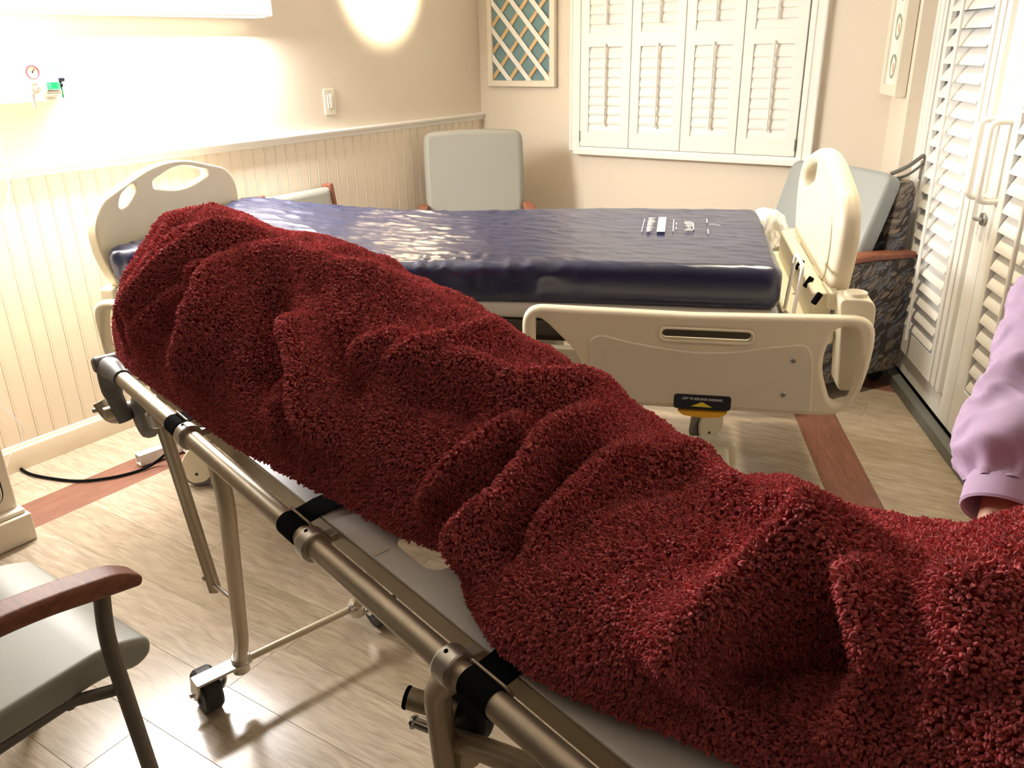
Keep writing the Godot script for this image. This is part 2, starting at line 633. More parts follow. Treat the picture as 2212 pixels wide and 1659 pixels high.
func shell() -> void:
	slab("wall_left", LW, [[-0.12, 4.42, 0.0, CEIL, -0.14, 0.0]], M.wall)
	slab("wall_window", WW, [[-0.14, 0.72, 0.0, CEIL, -0.14, 0.0], [1.93, 2.5, 0.0, CEIL, -0.14, 0.0], [0.72, 1.93, 0.0, 0.96, -0.14, 0.0], [0.72, 1.93, 2.06, CEIL, -0.14, 0.0]], M.wall)
	slab("wall_right", DW, [[-1.1, -0.62, 0.0, CEIL, -0.14, 0.085], [-0.62, 1.02, 2.08, CEIL, -0.14, 0.0], [1.02, 7.9, 0.0, CEIL, -0.14, 0.0]], M.wall)
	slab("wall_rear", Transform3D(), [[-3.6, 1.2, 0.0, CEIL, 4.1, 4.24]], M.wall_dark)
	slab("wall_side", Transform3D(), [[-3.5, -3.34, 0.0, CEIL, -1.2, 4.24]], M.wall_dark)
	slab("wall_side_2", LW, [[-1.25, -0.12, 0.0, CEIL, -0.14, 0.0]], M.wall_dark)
	slab("ceiling", Transform3D(), [[-3.9, 2.6, CEIL, CEIL + 0.12, -5.9, 4.5]], M.ceiling)

func to_world2(fr: Transform3D, pts: Array) -> PackedVector2Array:
	var o := PackedVector2Array()
	for p in pts:
		var w := fr * Vector3(p[0], 0, p[1])
		o.append(Vector2(w.x, w.z))
	return o

func floor_planks() -> void:
	var fl := thing("floor", "", "", Transform3D(), "", "structure")
	var base := MB.new()
	base.box(Vector3(-0.7, -0.053, -0.7), Vector3(6.6, 0.1, 10.4), 0.001)
	part(fl, "subfloor", base, M.dark)
	var room := PackedVector2Array([Vector2(-0.157, -5.371), Vector2(1.93, -4.03), Vector2(0.63, 4.1), Vector2(-3.34, 4.1), Vector2(-3.34, -0.94)])
	var b1 := to_world2(LW, [[-2.0, 0.30], [5.2, 0.30], [5.2, 0.497], [-2.0, 0.497]])
	var b2 := to_world2(DW, [[-3.0, 0.365], [6.0, 0.365], [6.0, 0.54], [-3.0, 0.54]])
	var b3 := to_world2(WW, [[-1.0, 0.36], [4.0, 0.36], [4.0, 0.55], [-1.0, 0.55]])
	var xd := Vector3(0.8387, 0, 0.5446)
	var FF := frame(Vector3(-0.9, 0, -1.55), xd)
	var fi := FF.affine_inverse()
	var rows := 38
	for r in range(-18, rows - 18):
		var off := fposmod(r * 0.437 + 0.21 * (r % 3), 1.22)
		for c in range(-4, 5):
			var x0 := c * 1.22 - off
			var z0 := r * 0.18
			var q := to_world2(FF, [[x0, z0], [x0 + 1.22, z0], [x0 + 1.22, z0 + 0.18], [x0, z0 + 0.18]])
			var pieces: Array = Geometry2D.intersect_polygons(q, room)
			for b in [b1, b2, b3]:
				var nx: Array = []
				for pc in pieces: nx.append_array(Geometry2D.clip_polygons(pc, b))
				pieces = nx
			for pc in pieces:
				plank(fl, pc, FF, fi, M.plank[rng.randi() % 8])
	# the darker border courses, one row of long planks each
	var done: Array = []
	var walls := [[LW, 0.30, 0.497], [DW, 0.365, 0.54], [WW, 0.36, 0.55]]
	for wi in 3:
		var W: Transform3D = walls[wi][0]
		for c in range(-3, 6):
			var x0: float = c * 1.22 + [0.35, 0.9, 0.1][wi]
			var q := to_world2(W, [[x0, walls[wi][1]], [x0 + 1.22, walls[wi][1]], [x0 + 1.22, walls[wi][2]], [x0, walls[wi][2]]])
			var pieces: Array = Geometry2D.intersect_polygons(q, room)
			for dn in done:
				var nx: Array = []
				for pc in pieces: nx.append_array(Geometry2D.clip_polygons(pc, dn))
				pieces = nx
			for pc in pieces:
				plank(fl, pc, W, W.affine_inverse(), M.accent[rng.randi() % 4], "border_plank")
		done.append([b1, b2, b3][wi])

func plank(fl: Node3D, pc: PackedVector2Array, fr: Transform3D, fi: Transform3D, m: Material, called := "plank") -> void:
	var lp := PackedVector2Array()
	var c := Vector3()
	for p in pc: c += fi * Vector3(p.x, 0, p.y)
	c /= pc.size()
	for p in pc:
		var q := fi * Vector3(p.x, 0, p.y) - c
		if lp.size() and lp[lp.size() - 1].distance_to(Vector2(q.x, -q.z)) < 0.003: continue
		lp.append(Vector2(q.x, -q.z))
	if lp.size() < 3: return
	var area := 0.0
	for i in lp.size(): area += lp[i].cross(lp[(i + 1) % lp.size()])
	if absf(area) < 0.0003: return
	var b := MB.new()
	b.x = Transform3D(Basis(Vector3.RIGHT, Vector3(0, 0, -1), Vector3.UP), Vector3())
	b.prism(lp, -0.004, 0.0, 0.0011, [], 10.0, 1)
	var o := part(fl, called, b, m)
	o.transform = Transform3D(fr.basis, fr * c)

func wainscot() -> void:
	var w := thing("trim_1", "", "", LW, "", "structure")
	# beadboard: one board each, with a bead at its edge
	var prof := PackedVector2Array([Vector2(0.0002, 0.0), Vector2(0.0002, 0.0088), Vector2(0.0022, 0.0112), Vector2(0.0045, 0.0122), Vector2(0.0068, 0.0112), Vector2(0.0082, 0.0096), Vector2(0.0096, 0.0114), Vector2(0.0612, 0.0115), Vector2(0.0632, 0.0088), Vector2(0.0632, 0.0)])
	var b := MB.new()
	b.x = Transform3D(Basis(Vector3.RIGHT, Vector3(0, 0, 1), Vector3(0, -1, 0)), Vector3())
	b.prism(prof, -1.10, -0.09, 0.0002, [], 40.0, 1)
	var mesh := b.mesh()
	for k in 84:
		var x := 2.508 + 0.0634 * (k - 56)
		if x + 0.064 > 4.268: break
		var o := MeshInstance3D.new()
		o.name = "beadboard"
		o.mesh = mesh
		o.material_override = M.wains
		o.position = Vector3(x, 0, 0)
		w.add_child(o, true)
	var cap := MB.new()
	cap.x = Transform3D(Basis(Vector3(0, 0, 1), Vector3.UP, Vector3(-1, 0, 0)), Vector3())
	cap.prism(rounded([[0.0, 1.086, 0.0], [0.016, 1.088, 0.003], [0.02, 1.104, 0.006], [0.03, 1.112, 0.004], [0.034, 1.126, 0.006], [0.0, 1.128, 0.0]], 3), -4.27, 1.2, 0.001)
	solo("trim_2", cap, M.white, "", "", LW, "", "structure")
	var bb := MB.new()
	bb.x = cap.x
	bb.prism(rounded([[0.0, 0.0, 0.0], [0.022, 0.0, 0.001], [0.022, 0.085, 0.004], [0.017, 0.092, 0.004], [0.014, 0.106, 0.006], [0.0, 0.108, 0.0]], 3), -4.27, 1.2, 0.001)
	solo("baseboard_left", bb, M.wains, "", "", LW, "", "structure")
	var b2 := MB.new()
	b2.x = cap.x
	b2.prism(rounded([[0.0, 0.0, 0.0], [0.018, 0.0, 0.001], [0.018, 0.10, 0.004], [0.0, 0.108, 0.0]], 3), -2.33, -0.03, 0.001)
	solo("baseboard_window", b2, M.wains, "", "", WW, "", "structure")

# a flat slat of elliptic section, length L along x
func slat_mesh(L: float, chord: float, thick: float) -> ArrayMesh:
	var b := MB.new()
	b.x = Transform3D(Basis(Vector3(0, 0, 1), Vector3.UP, Vector3(-1, 0, 0)), Vector3())
	var e := PackedVector2Array()
	for k in 12:
		var a := TAU * k / 12
		e.append(Vector2(cos(a) * thick / 2, sin(a) * chord / 2))
	b.prism(e, -L / 2, L / 2, 0.0005, [], 60.0, 1)
	return b.mesh()

func slats(parent: Node, mesh: Mesh, m: Material, x: float, y0: float, y1: float, pitch: float, z: float, lean: float) -> void:
	var n := int(round((y1 - y0) / pitch))
	for k in n:
		var o := MeshInstance3D.new()
		o.name = "louver_slat"
		o.mesh = mesh
		o.material_override = m
		o.transform = Transform3D(Basis(Vector3.RIGHT, -lean), Vector3(x, y0 + (k + 0.5) * (y1 - y0) / n, z))
		parent.add_child(o, true)

func window_wall() -> void:
	var w := thing("window_1", "", "", WW, "", "structure")
	var cas := MB.new()
	# casing boards with a raised outer bead
	for s in [[0.635, 0.703], [1.942, 2.022]]:
		cas.box(Vector3((s[0] + s[1]) / 2, 1.53, 0.012), Vector3(s[1] - s[0], 1.20, 0.03), 0.004)
	cas.box(Vector3(2.012, 1.53, 0.02), Vector3(0.02, 1.20, 0.034), 0.006)
	cas.box(Vector3(1.965, 1.53, 0.018), Vector3(0.018, 1.20, 0.026), 0.005)
	cas.box(Vector3(0.645, 1.53, 0.016), Vector3(0.02, 1.20, 0.03), 0.006)
	cas.box(Vector3(1.328, 2.10, 0.014), Vector3(1.40, 0.08, 0.034), 0.005)
	part(w, "casing", cas, M.white)
	var sill := MB.new()
	sill.box(Vector3(1.335, 0.924, 0.026), Vector3(1.325, 0.022, 0.052), 0.005)
	sill.box(Vector3(1.335, 0.945, 0.012), Vector3(1.30, 0.022, 0.024), 0.003)
	part(w, "sill", sill, M.white)
	var sash := MB.new()
	for q in [[0.745, 1.53, 0.05, 1.10], [1.905, 1.53, 0.05, 1.10], [1.325, 1.53, 0.05, 1.10]]:
		sash.box(Vector3(q[0], q[1], -0.09), Vector3(q[2], q[3], 0.04), 0.003)
	for y in [0.985, 2.035, 1.5]: sash.box(Vector3(1.325, y, -0.09), Vector3(1.21, 0.05, 0.038), 0.003)
	part(w, "sash", sash, M.white)
	for x in [1.035, 1.615]:
		var g := MB.new()
		g.box(Vector3(x, 1.51, -0.092), Vector3(0.55, 1.04, 0.004), 0.001)
		part(w, "pane", g, M.glass)
	var where := ["leftmost white louvered shutter panel, nearest the lattice picture", "second white shutter panel from the left, beside the dark centre gap", "third white shutter panel from the left, just right of the centre gap", "rightmost white louvered shutter panel, nearest the doors"]
	var px := [0.7075, 1.0165, 1.3235, 1.6305]
	var mesh := slat_mesh(0.199, 0.064, 0.010)
	for i in 4:
		var pw: float = [0.306, 0.302, 0.305, 0.306][i]
		var zo: float = [0.0, 0.0, 0.004, 0.0][i]
		var t := thing("window_shutter", where[i], "shutter", WW * at(px[i], 0, zo), "louvered shutters in the window")
		var f := MB.new()
		f.prism(rect(0, 0.958, pw, 2.052, 0.002, 1), 0.003, 0.031, 0.003, [rect(0.053, 1.038, 0.253, 1.490), rect(0.053, 1.562, 0.253, 2.0)], 30.0, 1)
		part(t, "shutter_frame", f, M.white)
		slats(t, mesh, M.white, 0.153, 1.042, 1.488, 0.0502, 0.017, 0.20 if i > 0 else 0.24)
		slats(t, mesh, M.white, 0.153, 1.566, 1.998, 0.0502, 0.017, 0.22)
		for y in [[1.073, 1.507], [1.60, 2.02]]:
			var r := MB.new()
			r.box(Vector3(0.157, (y[0] + y[1]) / 2, 0.040), Vector3(0.012, y[1] - y[0], 0.013), 0.005, 2)
			part(t, "tilt_rod", r, M.white)
		if i == 0 or i == 3:
			var h := MB.new()
			h.cyl(Vector3(0.001 if i == 0 else pw - 0.001, 0.985, 0.033), Vector3(0.001 if i == 0 else pw - 0.001, 1.045, 0.033), 0.004, 10)
			part(t, "hinge", h, M.steel)

func door_wall() -> void:
	var cas := MB.new()
	for s in [[-0.62, -0.495], [1.0, 1.10]]:
		cas.box(Vector3((s[0] + s[1]) / 2, 1.05, 0.012), Vector3(s[1] - s[0], 2.1, 0.03), 0.004)
		cas.box(Vector3(s[0] * 0.3 + s[1] * 0.7, 1.05, 0.026), Vector3(0.03, 2.1, 0.02), 0.007)
		cas.box(Vector3(s[0] * 0.75 + s[1] * 0.25, 1.05, 0.026), Vector3(0.026, 2.1, 0.016), 0.006)
	cas.box(Vector3(0.25, 2.12, 0.014), Vector3(1.72, 0.1, 0.034), 0.005)
	solo("trim_3", cas, M.door, "", "", DW, "", "structure")
	var th := MB.new()
	th.box(Vector3(0.26, 0.024, 0.022), Vector3(1.52, 0.048, 0.045), 0.004)
	th.box(Vector3(3.0, 0.024, 0.01), Vector3(4.0, 0.048, 0.02), 0.004)
	solo("trim_4", th, M.threshold, "", "", DW, "", "structure")
	var gap := MB.new()
	gap.box(Vector3(0.26, 0.035, -0.045), Vector3(1.5, 0.07, 0.05), 0.002)
	solo("trim_5", gap, M.dark, "", "", DW, "", "structure")
	var mesh := slat_mesh(0.440, 0.080, 0.011)
	for k in 2:
		var x0: float = [-0.492, 0.243][k]
		var x1: float = [0.239, 0.985][k]
		var lx0: float = [-0.442, 0.40][k]
		var lx1: float = [0.002, 0.844][k]
		var t := thing("door_%d" % (k + 1), "", "", DW, "", "structure")
		var f := MB.new()
		f.prism(rect(x0, 0.062, x1, 2.07, 0.002, 1), -0.04, 0.0, 0.003, [rect(lx0 - 0.01, 0.285, lx1 + 0.01, 2.0)], 30.0, 1)
		part(t, "door_leaf", f, M.door)
		# the framed louver panel set on the leaf
		var p := MB.new()
		p.prism(rect(lx0 - 0.036, 0.175, lx1 + 0.03, 2.04, 0.003, 1), 0.0, 0.024, 0.005, [rect(lx0 - 0.002, 0.29, lx1 + 0.002, 2.0)], 30.0, 2)
		part(t, "shutter_frame", p, M.door)
		if k == 0:
			var mo := MB.new()
			for q in [[0.046, 0.016], [0.072, 0.024], [0.10, 0.014], [0.13, 0.026]]:
				mo.box(Vector3(q[0], 1.1, 0.008), Vector3(0.022, 1.86, q[1]), 0.006, 2)
			part(t, "moulding", mo, M.door)
		slats(t, mesh, M.door, (lx0 + lx1) / 2, 0.30, 1.99, 0.064, 0.004, 0.62 if k == 0 else 0.5)
		var r := MB.new()
		r.box(Vector3(-0.25 if k == 0 else 0.62, 1.12, 0.047), Vector3(0.018, 1.72, 0.014), 0.006, 2)
		part(t, "tilt_rod", r, M.door)
		var g := MB.new()
		g.box(Vector3((lx0 + lx1) / 2, 1.14, -0.034), Vector3(0.46, 1.72, 0.004), 0.001)
		part(t, "pane", g, M.glass)
		var hx: float = [0.186, 0.285][k]
		var hd := MB.new()
		hd.tube(bend([Vector3(hx, 0.965, 0.0), Vector3(hx, 0.965, 0.065), Vector3(hx, 1.235, 0.065), Vector3(hx, 1.235, 0.0)], 0.045, 8), 0.0115, 12)
		part(t, "pull_handle", hd, M.door)
		if k == 0:
			var lk := MB.new()
			lk.cyl(Vector3(0.215, 0.89, 0.0), Vector3(0.215, 0.89, 0.012), 0.024, 20)
			lk.box(Vector3(0.215, 0.89, 0.024), Vector3(0.034, 0.012, 0.024), 0.004)
			part(t, "thumb_turn", lk, M.steel)
			var hg := MB.new()
			hg.cyl(Vector3(-0.484, 0.93, 0.027), Vector3(-0.484, 1.01, 0.027), 0.007, 10)
			part(t, "hinge", hg, M.steel)

# ---------------------------------------------------------------- hospital bed
func side_profile() -> Transform3D:   # polygon (z, y), pushed towards -x
	return Transform3D(Basis(Vector3(0, 0, 1), Vector3.UP, Vector3(-1, 0, 0)), Vector3())

func mirrored(p: PackedVector2Array, cx: float, dy := 0.0) -> PackedVector2Array:
	var o := PackedVector2Array()
	for q in p: o.append(Vector2(2.0 * cx - q.x, q.y + dy))
	return o

func side_rail(t: Node3D, z: float, flip: bool, mark: bool) -> void:
	var outer := rounded([[0.338, 0.825, 0.085], [0.81, 0.818, 0.0], [1.285, 0.829, 0.10], [1.286, 0.70, 0.2], [1.252, 0.540, 0.11], [0.81, 0.536, 0.0], [0.36, 0.540, 0.10], [0.336, 0.70, 0.2]], 8)
	var h1 := rounded([[1.182, 0.797, 0.03], [1.236, 0.798, 0.035], [1.256, 0.70, 0.12], [1.244, 0.583, 0.05], [1.196, 0.578, 0.045], [1.155, 0.69, 0.1]], 6)
	var h2 := rounded([[0.376, 0.795, 0.015], [0.41, 0.775, 0.03], [0.505, 0.68, 0.1], [0.525, 0.585, 0.03], [0.40, 0.578, 0.05], [0.372, 0.68, 0.1]], 6)
	var slot := rect(0.731, 0.745, 0.97, 0.774, 0.0144, 6)
	var panel := rounded([[0.545, 0.552, 0.01], [1.146, 0.552, 0.01], [1.136, 0.70, 0.05], [1.118, 0.752, 0.04], [1.05, 0.742, 0.08], [0.86, 0.706, 0.3], [0.66, 0.73, 0.1], [0.56, 0.752, 0.03], [0.528, 0.735, 0.03], [0.54, 0.65, 0.08]], 7)
	var lip := rect(0.722, 0.737, 0.979, 0.782, 0.0225, 6)
	var holes := [h1, h2, slot]
	if flip:
		var c := 0.118
		outer = mirrored(outer, c, -0.043); panel = mirrored(panel, c, -0.043); lip = mirrored(lip, c, -0.043)
		holes = [mirrored(h1, c, -0.043), mirrored(h2, c, -0.043), mirrored(slot, c, -0.043)]
	var s := signf(z)
	var b := MB.new()
	b.prism(outer, z - 0.021, z + 0.021, 0.016, holes, 60.0, 4)
	var rail := part(t, "side_rail", b, M.bed)
	var f := z + s * 0.021
	var pb := MB.new()
	pb.prism(panel, minf(f - s * 0.004, f + s * 0.006), maxf(f - s * 0.004, f + s * 0.006), 0.0045, [], 60.0, 3)
	part(rail, "panel", pb, M.bed2)
	var lp := MB.new()
	lp.prism(lip, minf(f - s * 0.008, f + s * 0.004), maxf(f - s * 0.008, f + s * 0.004), 0.0055, [holes[2]], 60.0, 3)
	part(rail, "slot_rim", lp, M.bed)
	if not mark: return
	for q in [[1.084, 0.703], [1.067, 0.602]]:
		var sc := MB.new()
		sc.cyl(Vector3(q[0], q[1], f + 0.004), Vector3(q[0], q[1], f + 0.0095), 0.0075, 16)
		sc.box(Vector3(q[0], q[1], f + 0.0095), Vector3(0.009, 0.002, 0.001), 0.0004)
		part(rail, "screw", sc, M.steel)
	var lb := MB.new()
	lb.prism(rect(0.774, 0.543, 0.931, 0.587, 0.010, 6), f + 0.0055, f + 0.0075, 0.0006, [], 60.0, 1)
	part(rail, "instruction_label", lb, M.label, "dark blue release label with white lettering")
	var tri := MB.new()
	tri.prism(PackedVector2Array([Vector2(0.822, 0.5515), Vector2(0.882, 0.5505), Vector2(0.852, 0.566)]), f + 0.0074, f + 0.0081, 0.0002, [], 10.0, 1)
	part(rail, "arrow", tri, M.lemon)
	var tm := TextMesh.new()
	tm.text = "LIFT TO RELEASE SIDERAIL"
	var sf := SystemFont.new()
	sf.font_names = PackedStringArray(["Droid Sans"])
	sf.font_weight = 700
	tm.font = sf
	tm.font_size = 32
	tm.pixel_size = 0.000282
	tm.depth = 0.0006
	var ti := MeshInstance3D.new()
	ti.name = "lettering"
	ti.mesh = tm
	ti.material_override = M.print
	ti.position = Vector3(0.8525, 0.5745, f + 0.0080)
	ti.rotation.z = -0.012
	rail.add_child(ti, true)
	var la := MB.new()
	la.prism(rounded([[0.785, 0.535, 0.004], [0.925, 0.535, 0.004], [0.91, 0.520, 0.01], [0.86, 0.514, 0.05], [0.80, 0.520, 0.01]], 5), f - 0.03, f + 0.004, 0.003, [], 50.0, 2)
	part(rail, "release_latch", la, M.yellow, "yellow release latch under the rail")

func board_outline() -> PackedVector2Array:
	return rounded([[-0.39, 0.76, 0.05], [0.39, 0.76, 0.05], [0.452, 0.90, 0.08], [0.458, 0.99, 0.06], [0.395, 1.062, 0.09], [0.0, 1.160, 0.36], [-0.395, 1.062, 0.09], [-0.458, 0.99, 0.06], [-0.452, 0.90, 0.08]], 8)

func hospital_bed() -> void:
	var t := thing("hospital_bed", "cream plastic hospital bed with arched head and foot boards, lowered side rails", "bed", BED)
	# head and foot boards
	var hc := rounded([[-0.255, 1.052, 0.02], [-0.06, 1.024, 0.2], [0.115, 1.058, 0.02], [0.115, 1.083, 0.02], [-0.06, 1.122, 0.2], [-0.255, 1.075, 0.02]], 6)
	var hl := rounded([[0.325, 1.022, 0.025], [0.275, 1.026, 0.025], [0.205, 1.070, 0.025], [0.222, 1.096, 0.025], [0.302, 1.066, 0.05]], 6)
	var hb := MB.new()
	hb.x = side_profile()
	hb.prism(board_outline(), 1.068, 1.108, 0.008, [hc, hl], 60.0, 3)
	part(t, "headboard", hb, M.bed, "arched headboard with three hand holes")
	var fb := MB.new()
	fb.x = side_profile()
	fb.x.origin = Vector3(-0.022, 0.052, 0.0)
	var ho := rounded([[-0.385, 0.985, 0.03], [-0.33, 0.975, 0.03], [-0.10, 1.02, 0.04], [-0.06, 1.085, 0.04], [-0.22, 1.068, 0.08], [-0.365, 1.02, 0.05]], 6)
	var ho2 := PackedVector2Array()
	for q in ho: ho2.append(Vector2(-q.x, q.y))
	fb.prism(board_outline(), -1.262, -1.205, 0.022, [ho], 60.0, 4)
	part(t, "footboard", fb, M.bed, "arched footboard with a hand hole at its far corner")
	var fp := MB.new()
	fp.x = fb.x
	fp.prism(rounded([[-0.30, 0.80, 0.05], [0.32, 0.80, 0.05], [0.36, 0.90, 0.06], [0.33, 0.99, 0.08], [0.0, 1.05, 0.2], [-0.16, 1.0, 0.06], [-0.32, 0.94, 0.05]], 6), -1.206, -1.200, 0.004, [], 60.0, 2)
	part(t, "footboard_panel", fp, M.bed)
	# side rails: two on each long side
	side_rail(t, 0.562, false, true)
	side_rail(t, 0.562, true, false)
	side_rail(t, -0.562, false, false)
	# frame under the mattress
	var deck := MB.new()
	deck.box(Vector3(0.0, 0.715, 0), Vector3(2.12, 0.05, 0.90), 0.012)
	deck.box(Vector3(0.0, 0.68, 0.36), Vector3(2.0, 0.05, 0.06), 0.008)
	deck.box(Vector3(0.0, 0.68, -0.36), Vector3(2.0, 0.05, 0.06), 0.008)
	for x in [-0.7, -0.1, 0.5]: deck.box(Vector3(x, 0.67, 0), Vector3(0.08, 0.05, 0.78), 0.008)
	part(t, "deck", deck, M.dark_frame)
	var side := MB.new()
	for z in [0.47, -0.47]: side.box(Vector3(-0.02, 0.625, z), Vector3(2.1, 0.09, 0.03), 0.008)
	part(t, "side_frame", side, M.bed2)
	var fe := MB.new()
	fe.box(Vector3(1.165, 0.80, 0.0), Vector3(0.055, 0.10, 0.86), 0.01, 2)
	fe.box(Vector3(1.14, 0.735, 0.0), Vector3(0.12, 0.045, 0.96), 0.012, 2)
	for z in [0.20, 0.40, -0.25]:
		fe.box(Vector3(1.19, 0.835, z), Vector3(0.03, 0.05, 0.13), 0.006)
	part(t, "foot_frame", fe, M.bed)
	for q in [[0.862, 0.10], [0.862, 0.31], [0.862, 0.48]]:
		var bt := MB.new()
		bt.cyl(Vector3(1.150, q[0], q[1]), Vector3(1.134, q[0] - 0.03, q[1]), 0.009, 12)
		part(t, "bolt", bt, M.black)
	for z in [0.485]:
		var cs := MB.new()
		cs.prism(rounded([[1.215, 0.60, 0.02], [1.275, 0.60, 0.02], [1.288, 0.80, 0.05], [1.284, 0.862, 0.03], [1.19, 0.862, 0.02], [1.20, 0.80, 0.02]], 5), z - 0.05, z + 0.05, 0.006, [], 50.0, 2)
		cs.cyl(Vector3(1.24, 0.855, z), Vector3(1.24, 0.872, z), 0.03, 18)
		part(t, "corner_casting", cs, M.bed)
	var he := MB.new()
	he.box(Vector3(-1.10, 0.72, 0.0), Vector3(0.06, 0.12, 0.86), 0.012, 2)
	part(t, "head_frame", he, M.bed)
	var wl := MB.new()
	wl.tube(bend([Vector3(1.085, 0.76, 0.30), Vector3(1.10, 0.93, 0.30), Vector3(1.10, 0.93, 0.46), Vector3(1.085, 0.76, 0.46)], 0.03, 5), 0.0055, 8)
	part(t, "mattress_stop", wl, M.white)
	# lifting columns and base
	for x in [-0.62, 0.30]:
		var co := MB.new()
		co.box(Vector3(x, 0.45, 0.0), Vector3(0.14, 0.48, 0.20), 0.02, 2)
		part(t, "lift_column", co, M.bed2)
	var bs := MB.new()
	bs.box(Vector3(0.03, 0.172, 0.15), Vector3(1.94, 0.145, 0.06), 0.022, 3)
	bs.box(Vector3(0.0, 0.21, -0.32), Vector3(1.90, 0.05, 0.06), 0.015, 2)
	for x in [-0.90, -0.62, 0.30]: bs.box(Vector3(x, 0.205, 0.0), Vector3(0.14, 0.06, 0.66), 0.02, 2)
	bs.box(Vector3(0.92, 0.205, 0.25), Vector3(0.10, 0.05, 0.2), 0.015, 2)
	part(t, "base", bs, M.bed)
	for q in [[-0.93, 0.33, 0.3], [-0.93, -0.33, -0.3], [0.92, 0.33, 2.6], [0.92, -0.32, 0.55]]:
		bed_caster(t, Vector3(q[0], 0.0, q[1]), q[2])
	mattress()

func bed_caster(t: Node3D, p: Vector3, yaw: float) -> void:
	var bs := Basis(Vector3.UP, yaw)
	var b := MB.new()
	b.x = Transform3D(bs, p)
	var shape := rounded([[-0.035, 0.022, 0.02], [0.015, 0.026, 0.02], [0.052, 0.07, 0.03], [0.052, 0.135, 0.04], [0.025, 0.172, 0.03], [-0.02, 0.170, 0.03], [-0.062, 0.118, 0.05], [-0.058, 0.06, 0.03]], 6)
	for s in [-1.0, 1.0]:
		b.prism(shape, minf(s * 0.024, s * 0.036), maxf(s * 0.024, s * 0.036), 0.005, [], 60.0, 2)
	b.box(Vector3(0.002, 0.151, 0), Vector3(0.075, 0.036, 0.060), 0.016, 3)
	b.cyl(Vector3(0.010, 0.16, 0), Vector3(0.010, 0.188, 0), 0.02, 14)
	var c := part(t, "caster", b, M.bed)
	for s in [-1.0, 1.0]:
		var ax := MB.new()
		ax.x = b.x
		ax.cyl(Vector3(-0.012, 0.062, s * 0.035), Vector3(-0.012, 0.062, s * 0.038), 0.006, 12)
		part(c, "axle", ax, M.rubber)
	var w := MB.new()
	w.x = b.x
	w.lathe([Vector2(0.0, -0.016), Vector2(0.046, -0.018), Vector2(0.060, -0.018), Vector2(0.064, -0.012), Vector2(0.064, 0.012), Vector2(0.060, 0.018), Vector2(0.046, 0.018), Vector2(0.0, 0.016)], Vector3(-0.012, 0.0645, 0.0), Vector3(0, 0, 1), 28)
	part(c, "wheel", w, M.grey_rubber)

func mattress_sag(x: float, z: float) -> float:
	return -0.024 * exp(-pow((x + 0.2) / 0.5, 2.0)) + 0.018 * smoothstep(0.55, 1.0, -x) * smoothstep(0.2, -0.45, z)

